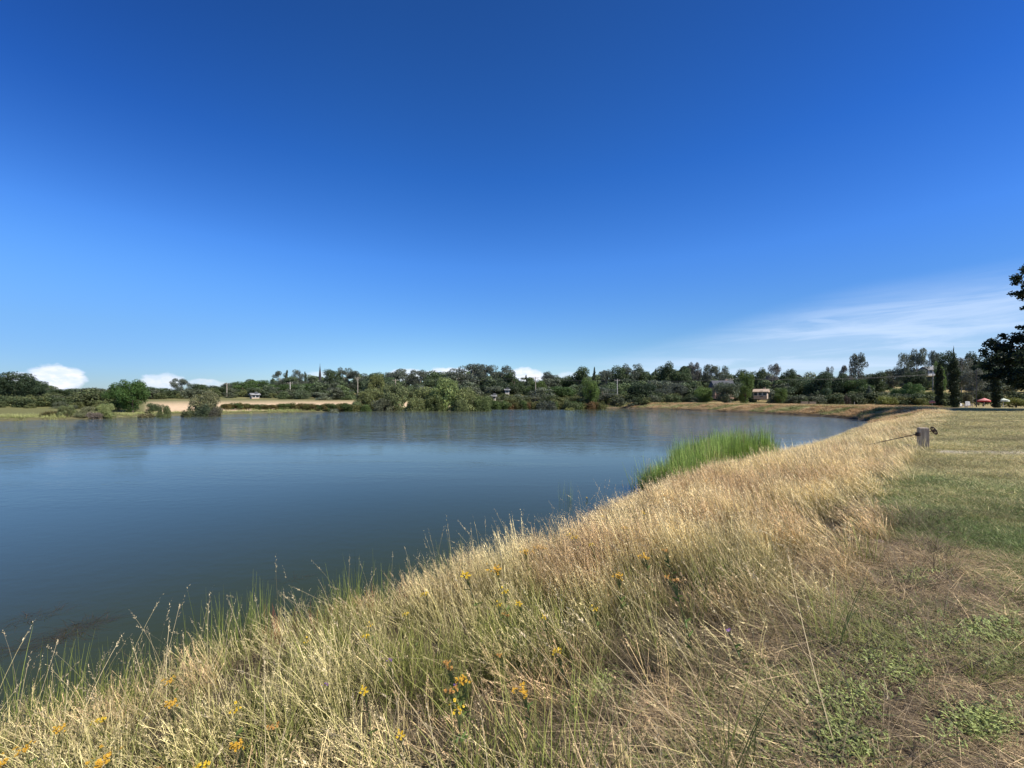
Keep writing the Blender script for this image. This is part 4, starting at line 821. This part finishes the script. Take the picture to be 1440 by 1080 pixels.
# ---- big dark tree at the right edge
def big_tree():
    x0, y0 = at(1545, 50), 50.0; z0 = tz(x0, y0); root = empty('shade_tree', (x0, y0, z0), 'large near-black leafy tree leaning in from the right edge', 'tree')
    def loc(px, py, d=50): return np.array([at(px, d)-x0, d-y0, EYE+(HY-py)/F*d-z0])
    bl = []
    def blob(px, py, r, d=50, k=1.0):
        r = r*50/62; p = loc(px, py, d); bl.append((p[0], p[1], p[2], r, r, r*.8, k))
    for (px, py, r) in ((1432, 392, .95), (1424, 412, .75), (1436, 415, 1.0), (1447, 380, 1.2), (1455, 400, 1.6), (1470, 372, 1.6), (1490, 410, 2.4), (1440, 432, .6), (1440, 462, .7), (1430, 478, 1.2), (1408, 474, .7), (1395, 486, 1.0), (1384, 496, .8),
                        (1412, 490, 1.3), (1400, 505, 1.3), (1425, 505, 1.8), (1386, 515, .9), (1393, 528, 1.0), (1412, 524, 1.5), (1437, 528, 1.8), (1450, 500, 2.4), (1420, 540, .9), (1442, 541, 1.2), (1460, 535, 2.2), (1470, 470, 2.4), (1500, 500, 3.0), (1500, 455, 3), (1530, 420, 3.5), (1540, 380, 3.5), (1560, 480, 3.5),
                        (1590, 440, 3.5), (1600, 390, 3.2), (1560, 340, 3.0), (1520, 345, 2.5), (1600, 500, 3.2), (1640, 450, 3), (1540, 520, 3), (1590, 530, 2.6)):
        for q in range(4 if r > 1.1 else 2):
            dd = 50+gt.normal(0, 1.3 if r < 2 else 3.2); blob(px+gt.normal(0, 3), py+gt.normal(0, 3), r*gt.uniform(.6, .95), dd, gt.uniform(.75, 1.2))
    P, Fq, cc = leaf_cloud(bl, 90000, .15, gt, inner=.25)
    c = link('crown', mesh_np('crown', P, Fq, M_LEAF, cc), root); c.color = (.026, .040, .018, 1)
    mb = MB(); mb.tube([(0, 0, -.3), (.1, 0, 2.5), (-.3, .2, 6), (0, 0, 11), (.5, 0, 16)], [.85, .6, .5, .35, .12], 12)
    for i in range(0, len(bl), 3):
        b = bl[i]; s = min(3+b[2]*.4, 11); mb.tube([(0, 0, s), (b[0]*.45, b[1]*.5, s+(b[2]-s)*.35), (b[0]*.8, b[1]*.8, s+(b[2]-s)*.8), (b[0], b[1], b[2])], [.22, .14, .07, .03], 6)
    mb.build('trunk', M_BARK, root)
big_tree()

# ------------------------------------------------------------------ valve post
M_WOOD = simple_mat('weathered_wood', (.44, .34, .235), .9, .35, 2.2, bump=.6, stretch=(14, 14, 1.2))
M_RUST = simple_mat('rusty_iron', (.055, .035, .028), .75, .4, 25, metal=.4, bump=.3)
pxx, pyy, pzz = hit(1298, 629.5)
pr = empty('gate_post', (pxx, pyy, pzz), 'short square weathered wooden post at the edge of the track', 'post', rz=R(-28))
PH = 27/F*pyy
MB().box((0, 0, PH/2-.1), (.235, .235, PH+.2)).build('shaft', M_WOOD, pr, bevel=.012)
MB().box((0, 0, PH+.009), (.215, .215, .018)).build('end_grain', simple_mat('end_grain', (.36, .31, .25), .9, .3, 9, bump=.5), pr, bevel=.004)
vr = empty('valve_rod', (pxx, pyy, pzz), 'dark rusty valve rod with a spoked handwheel running down toward the pond', 'valve')
def pw(px, py, d): return np.array([at(px, d)-pxx, d-pyy, EYE+(HY-py)/F*d-pzz])
pA = pw(1313.5, 605.5, pyy-.12); pB = pw(1289, 610.5, pyy+.02); pC = pw(1218, 626, pyy+1.6); pD = pC+(pC-pB)*.7
MB().tube([pA, pB, pC, pC+(pC-pB)*.15], .014, 8).build('rod', M_RUST, vr)
ax = (pA-pB)/np.linalg.norm(pA-pB); u1 = np.cross(ax, [0, 0, 1.]); u1 /= np.linalg.norm(u1); u2 = np.cross(ax, u1); rw = .125
# the wheel is seen nearly edge on and tipped
wn = unit(np.array([.86, -.34, .40])); u1 = unit(np.cross(wn, [0, 0, 1.])); u2 = np.cross(wn, u1)
mb = MB(); mb.tube([pA+(u1*math.cos(a)+u2*math.sin(a))*rw for a in np.linspace(0, 2*math.pi, 25)], .018, 7, cap=False); mb.build('handwheel', M_RUST, vr, smooth=True)
for k in range(3):
    a = k*math.pi/3+.3; dd = (u1*math.cos(a)+u2*math.sin(a))*rw; MB().tube([pA-dd, pA+dd], .011, 6).build('spoke', M_RUST, vr)
MB().tube([pA-wn*.05, pA+wn*.05], .034, 10).build('hub', M_RUST, vr)
br = MB(); br.box((pB[0]+.02, pB[1]-.02, pB[2]), (.05, .12, .12)); br.build('bracket', M_RUST, vr)
# a pale stone, then dark lumps modelling a clod plus the post's shadow
def rock(name, px, py, s, label, c, flat=.5):
    x_, y_, z_ = hit(px, py); V_ = []; n1_, n2_ = 9, 12
    mb = MB(); V_ = []
    for i in range(n1_):
        ph = math.pi*i/(n1_-1)
        for j in range(n2_):
            th = 2*math.pi*j/n2_; k = 1+.22*math.sin(3*th+ph*2)+gt.uniform(-.10, .10); V_.append((s*k*math.sin(ph)*math.cos(th), s*.7*k*math.sin(ph)*math.sin(th), s*flat*math.cos(ph)*k))
    mb.add(V_, [(i*n2_+j, i*n2_+(j+1) % n2_, (i+1)*n2_+(j+1) % n2_, (i+1)*n2_+j) for i in range(n1_-1) for j in range(n2_)])
    tag(mb.build(name, simple_mat(name+'_stone', c, .9, .35, 8, bump=.6), loc=(x_, y_, z_+s*flat*.35)), label, 'rock')
rock('rock', 1237, 764, .075, 'flat pinkish pale stone beside the tall grass edge on the track', (.36, .28, .27), .35)
rock('rock', 1276, 629, .13, 'dark brown lump for a clod and the post shadow, left of the wooden post', (.075, .05, .045), .5)
rock('rock', 1285, 631, .09, 'small dark lump for clod and post shadow, between the larger lump and the post', (.06, .045, .04), .5)

# ------------------------------------------------------------------ houses, poles, patio
M_DROOF = simple_mat('dark_roof', (.07, .075, .085), .8, .2, 2); M_WHITE = simple_mat('white_paint', (.72, .70, .66), .6, .08, 3); M_PEACH = simple_mat('peach_stucco', (.50, .33, .24), .85, .15, 2)
M_TANW = simple_mat('tan_stucco', (.42, .32, .23), .85, .15, 2); M_GLASS = simple_mat('window_glass', (.03, .04, .05), .12, .1, 1); M_GREYR = simple_mat('grey_roof', (.20, .20, .20), .8, .2, 2); M_CREAM = simple_mat('cream_wall', (.55, .50, .42), .8, .1, 2)
def house(px, depth, w_, d_, h_, rh, wall, roof, label, rz=0.0, pyb=558.0, wins=3, chimney=True, name='house'):
    x_ = at(px, depth); z_ = EYE+(HY-pyb)/F*depth; th = -math.atan2(x_, depth)+rz; root = empty(name, (x_, depth, z_), label, 'house' if name == 'house' else 'shed', rz=th)
    MB().box((0, 0, h_/2-.4), (w_, d_, h_+.8)).build('wall', wall, root)
    o = .45; rf = MB(); e = h_+.02
    rf.add([(-w_/2-o, -d_/2-o, e), (w_/2+o, -d_/2-o, e), (w_/2+o, d_/2+o, e), (-w_/2-o, d_/2+o, e), (-w_/2-o, 0, e+rh), (w_/2+o, 0, e+rh), (-w_/2-o, -d_/2-o, e-.18), (w_/2+o, -d_/2-o, e-.18), (w_/2+o, d_/2+o, e-.18), (-w_/2-o, d_/2+o, e-.18)],
           [(0, 1, 5, 4), (2, 3, 4, 5), (0, 4, 3), (1, 2, 5), (0, 6, 7, 1), (2, 8, 9, 3), (1, 7, 8, 2), (3, 9, 6, 0), (6, 9, 8, 7)])
    r_ = rf.build('roof', roof, root)
    if chimney: MB().box((w_*.25, .4, e+rh*.9), (.6, .6, 1.2)).build('chimney', wall, r_)
    for i in range(wins):
        cx = -w_/2+w_*(i+.5)/wins; f = MB().box((cx, -d_/2-.03, h_*.55), (1.15, .08, 1.25)).build('window', M_WHITE, root); MB().box((cx, -d_/2-.08, h_*.55), (.95, .04, 1.05)).build('pane', M_GLASS, f)
    MB().box((w_*.08, -d_/2-.03, 1.0), (.9, .07, 2.0)).build('door', M_DROOF, root)
house(358, 148, 2.4, 3, .9, .6, M_TANW, M_GREYR, 'small pale house among trees above the bare field at left', .2, 558.5, 2, False)
house(1015, 140, 6.2, 5, 3.4, 2.2, M_PEACH, M_DROOF, 'peach-walled house with a dark gabled roof behind the rounded bush', .35, 557.5)
house(1070, 134, 3.8, 4, 1.7, .9, M_TANW, M_TANW, 'low tan house among trees right of the light green tree', -.1, 558)
house(1308, 150, 4.4, 4, 1.5, 1.3, M_WHITE, M_GREYR, 'white gabled house with a grey roof up on the right rise', .7, 526)
house(713, 158, 1.6, 1.6, 1.0, .4, M_CREAM, M_GREYR, 'small pale shed glimpsed between trees right of the willows', .1, 552, 1, False, 'shed')
house(694, 140, 1.2, 1.4, 1.0, .4, M_CREAM, M_GREYR, 'tiny pale shed low behind the right end of the willow clump', .3, 561, 1, False, 'shed')
# dark spire
sx, sz = at(450, 205), tz(at(450, 205), 205)
sr = empty('spire', (sx, 205, sz), 'thin dark pointed spire rising above the treeline at left', 'spire'); HT = EYE+(HY-513)/F*205-sz
M_SPIRE = simple_mat('dark_spire', (.035, .03, .032), .7, .2, 1)
MB().tube([(0, 0, -1), (0, 0, HT*.45)], [.8, .75], 8).build('tower', M_SPIRE, sr)
MB().tube([(0, 0, HT*.45), (0, 0, HT*.7), (0, 0, HT-.8)], [.78, .55, .14], 8).build('steeple', M_SPIRE, sr); MB().tube([(0, 0, HT-.8), (0, 0, HT+.6)], [.09, .05], 6).build('finial', M_SPIRE, sr)
M_POLE = simple_mat('pole_wood', (.36, .31, .25), .85, .2, 3); M_PALEP = simple_mat('pale_pole', (.5, .47, .42), .8, .15, 3); M_WIRE = simple_mat('wire', (.10, .10, .10), .5, .1, 3, metal=.3)
POLES = [(319, 538, 160, 'utility pole at left standing over the lone willow'), (408, 537, 158, 'pale utility pole below the hilltop pines'), (503, 530, 160, 'utility pole left of the yellowish willow'), (556, 533, 150, 'utility pole above the second willow'),
         (753, 530, 150, 'utility pole behind the bright green tree'), (868, 533, 148, 'pale utility pole in front of the dark oaks at centre right'), (1027, 532, 140, 'utility pole beside the dark-roofed house'), (1312, 526, 130, 'utility pole near the hill house')]
PT = []
for (px, tp, d, lb) in POLES:
    x_ = at(px, d); z_ = tz(x_, d); H = EYE+(HY-tp)/F*d-z_; root = empty('utility_pole', (x_, d, z_), lb, 'utility pole', 'utility poles along the far trees')
    MB().tube([(0, 0, -.3), (0, 0, H)], [.19, .13], 8).build('pole', M_PALEP if 'pale' in lb else M_POLE, root); MB().box((0, 0, H-.5), (2.2, .12, .14)).build('crossarm', M_POLE, root)
    for sx_ in (-.95, .95): MB().tube([(sx_, 0, H-.43), (sx_, 0, H-.2)], .06, 6).build('insulator', M_PALEP, root)
    PT.append((x_, d, z_+H-.2))
for (i, j) in ((0, 1), (1, 2), (2, 3), (3, 4), (4, 5), (5, 6), (6, 7)):
    A_, B_ = np.array(PT[i]), np.array(PT[j])
    for s_, nm in ((-.95, 'left'), (.95, 'right')):
        pts = []
        for q in range(15):
            t = q/14; p = A_*(1-t)+B_*t; p = p+np.array([s_*.3, s_, -4*.9*t*(1-t)+(0.25 if s_ > 0 else 0)]); pts.append(p)
        w_ = MB().tube(pts, .018, 4).build('power_wire', M_WIRE)
        tag(w_, 'power wire on the %s side, strung from the %s to the %s' % ('water' if s_ < 0 else 'wooded', POLES[i][3].replace('utility pole', 'pole'), POLES[j][3].replace('utility pole', 'pole').split(' behind')[0]) if False else
            ('%s power wire of span %s' % ('water-side' if s_ < 0 else 'tree-side', ('from the lone willow to the hilltop pines', 'from the hilltop pines to the yellowish willow', 'over the left end of the willow clump', 'across the grey pines right of the willows', 'from the bright green tree to the dark oaks', 'from the dark oaks to the dark-roofed house', 'from the dark-roofed house to the right rise')[i])), 'wire', 'power wires in front of the far trees')
# lamp pole by the patio
x_ = at(1373, 95); z_ = tz(x_, 95); root = empty('lamp_post', (x_, 95, z_), 'thin dark post standing behind the patio parasols', 'post')
HL = EYE+(HY-521)/F*95-z_; MB().tube([(0, 0, -.2), (0, 0, HL)], [.09, .06], 8).build('pole', M_SPIRE, root); MB().box((0, 0, HL+.05), (.35, .2, .1)).build('cap', M_SPIRE, root)
# patio: parasols and chairs
M_RED = simple_mat('red_canvas', (.42, .035, .03), .8, .12, 2); M_PINK = simple_mat('faded_red_canvas', (.68, .27, .24), .8, .1, 2); M_CORAL = simple_mat('coral_canvas', (.62, .22, .16), .8, .1, 2); M_PALE = simple_mat('pale_canvas', (.62, .66, .52), .8, .1, 2)
def parasol(px, depth, top_, wpx, mat, vmat, label, drop=.55):
    x_ = at(px, depth); z_ = tz(x_, depth); H = EYE+(HY-top_)/F*depth-z_; rr = wpx/F*depth*math.cos(math.atan2(x_, depth))/2
    root = empty('parasol', (x_, depth, z_), label, 'parasol', 'patio parasols beyond the dam')
    MB().tube([(0, 0, 0), (0, 0, H)], .03, 8).build('pole', M_WHITE, root); mb = MB(); V_ = [(0, 0, H)]
    for k in range(16):
        a = 2*math.pi*k/16; q = 1 if k % 2 == 0 else .95; V_.append((rr*q*math.cos(a), rr*q*math.sin(a), H-drop+(0 if k % 2 == 0 else .03)))
    mb.add(V_, [(0, 1+k, 1+(k+1) % 16) for k in range(16)]); c = mb.build('canopy', mat, root); s = c.modifiers.new('thick', 'SOLIDIFY'); s.thickness = .02
    mb = MB(); V_ = []
    for k in range(17):
        a = 2*math.pi*(k % 16)/16; q = 1 if k % 2 == 0 else .95
        for zz_ in (H-drop+(0 if k % 2 == 0 else .03)-.01, H-drop-.30): V_.append((rr*1.005*q*math.cos(a), rr*1.005*q*math.sin(a), zz_))
    mb.add(V_, [(2*k, 2*k+1, 2*k+3, 2*k+2) for k in range(16)]); mb.build('valance', vmat, root)
    MB().tube([(0, 0, -.02), (0, 0, .08)], .28, 12).build('base', M_DROOF, root)
parasol(1384, 84, 559.5, 20, M_PINK, M_RED, 'red parasol with a faded pink top on the patio')
parasol(1411, 86, 560, 18, M_PALE, M_PALE, 'pale cream parasol right of the third cypress', .4)
parasol(1311, 84, 562.5, 9, M_CORAL, M_CORAL, 'small coral parasol left of the first cypress', .35)
def adirondack(px, depth, rz, label):
    x_ = at(px, depth); z_ = tz(x_, depth); root = empty('garden_chair', (x_, depth, z_), label, 'chair', 'white garden chairs on the patio', rz); root.scale = (1.25,)*3
    MB().box((0, 0, .38), (.56, .55, .03), tilt=R(-10)).build('seat', M_WHITE, root)
    mb = MB()
    for k in range(5): mb.box(((k-2)*.115, .38, .74+.03*(2-abs(k-2))), (.10, .025, .78), tilt=R(-18))
    mb.build('backrest', M_WHITE, root)
    for s in (-1, 1):
        MB().box((s*.34, .02, .60), (.12, .72, .025)).build('armrest', M_WHITE, root); MB().box((s*.31, -.26, .29), (.04, .09, .60)).build('leg', M_WHITE, root); MB().box((s*.31, .30, .28), (.04, .09, .58)).build('leg', M_WHITE, root)
adirondack(1355, 84, R(20), 'white slatted garden chair nearer the middle cypress'); adirondack(1363, 83.5, R(-25), 'white slatted garden chair on the right, toward the red parasol')
# low dark wall pieces and stake on the far dam
def low(px0, px1, py0, py1, d, mat, name, label, cat):
    xa, xb = at(px0, d), at(px1, d); z0 = EYE+(HY-py1)/F*d; z1 = EYE+(HY-py0)/F*d; zg = tz((xa+xb)/2, d); o = MB().box(((xa+xb)/2, d, (min(z0, zg-.1)+z1)/2), (xb-xa, .35, z1-min(z0, zg-.1))).build(name, mat, bevel=.03); tag(o, label, cat)
low(1126, 1136, 564.6, 567.3, 104, M_BARK, 'log', 'dark low log lying on the field behind the dam, left piece', 'log')
low(1137.5, 1147, 564.8, 567.0, 104, M_BARK, 'log', 'dark low log lying on the field behind the dam, right piece', 'log')
x_ = at(1201.5, 98); z_ = tz(x_, 98); tag(MB().tube([(x_, 98, z_-.1), (x_, 98, z_+1.1)], .05, 6).build('stake', M_PALEP), 'thin pale stake on the field beside the small round dark bush', 'stake')
# long bent stalks lying across the lower grass
bent_c = collection('bent_stalk', [blades(1, .01, .80, .2, .0042, (-.75, .25), .35, .45, 7, (.42, .35, .21), (.62, .52, .33), .2, g, .9, .16, .018, (.62, .52, .34)) for _ in range(12)], M_GRASS)
x, y, sd, tl = bank_pts(4200, -7, 13, 0, 12, -.3, .3)
scatter('bent_stalks', bent_c, 12, x, y, terrain(x, y)+.02, rng.normal(0, .7, len(x)), rng.uniform(.5, 1.0, len(x)), np.array([1, .97, .9])*rng.uniform(.7, 1.15, (len(x), 1)), label='long pale bent stalks arching over the lower bank grass', cat='grass')
# scattered green sprigs among the litter on the track
x, y = track_pts(26000, 0, 8, 0, 5.5, .5, vmin=-6); k = rng.uniform(0, 1, len(x)) < .03+.30*sstep(.55, .70, fbm(x, y, .45, 141, 3)); x, y = x[k], y[k]
scatter('grass_sprigs', grn_near, 8, x, y, terrain(x, y), rng.uniform(0, 6.28, len(x)), np.stack([rng.uniform(.5, .9, len(x))]*2+[rng.uniform(.12, .32, len(x))], -1), np.array([1.1, 1.1, 1.2])*rng.uniform(.5, 1.3, (len(x), 1)), label='short green sprigs coming up through the straw on the track', cat='grass')
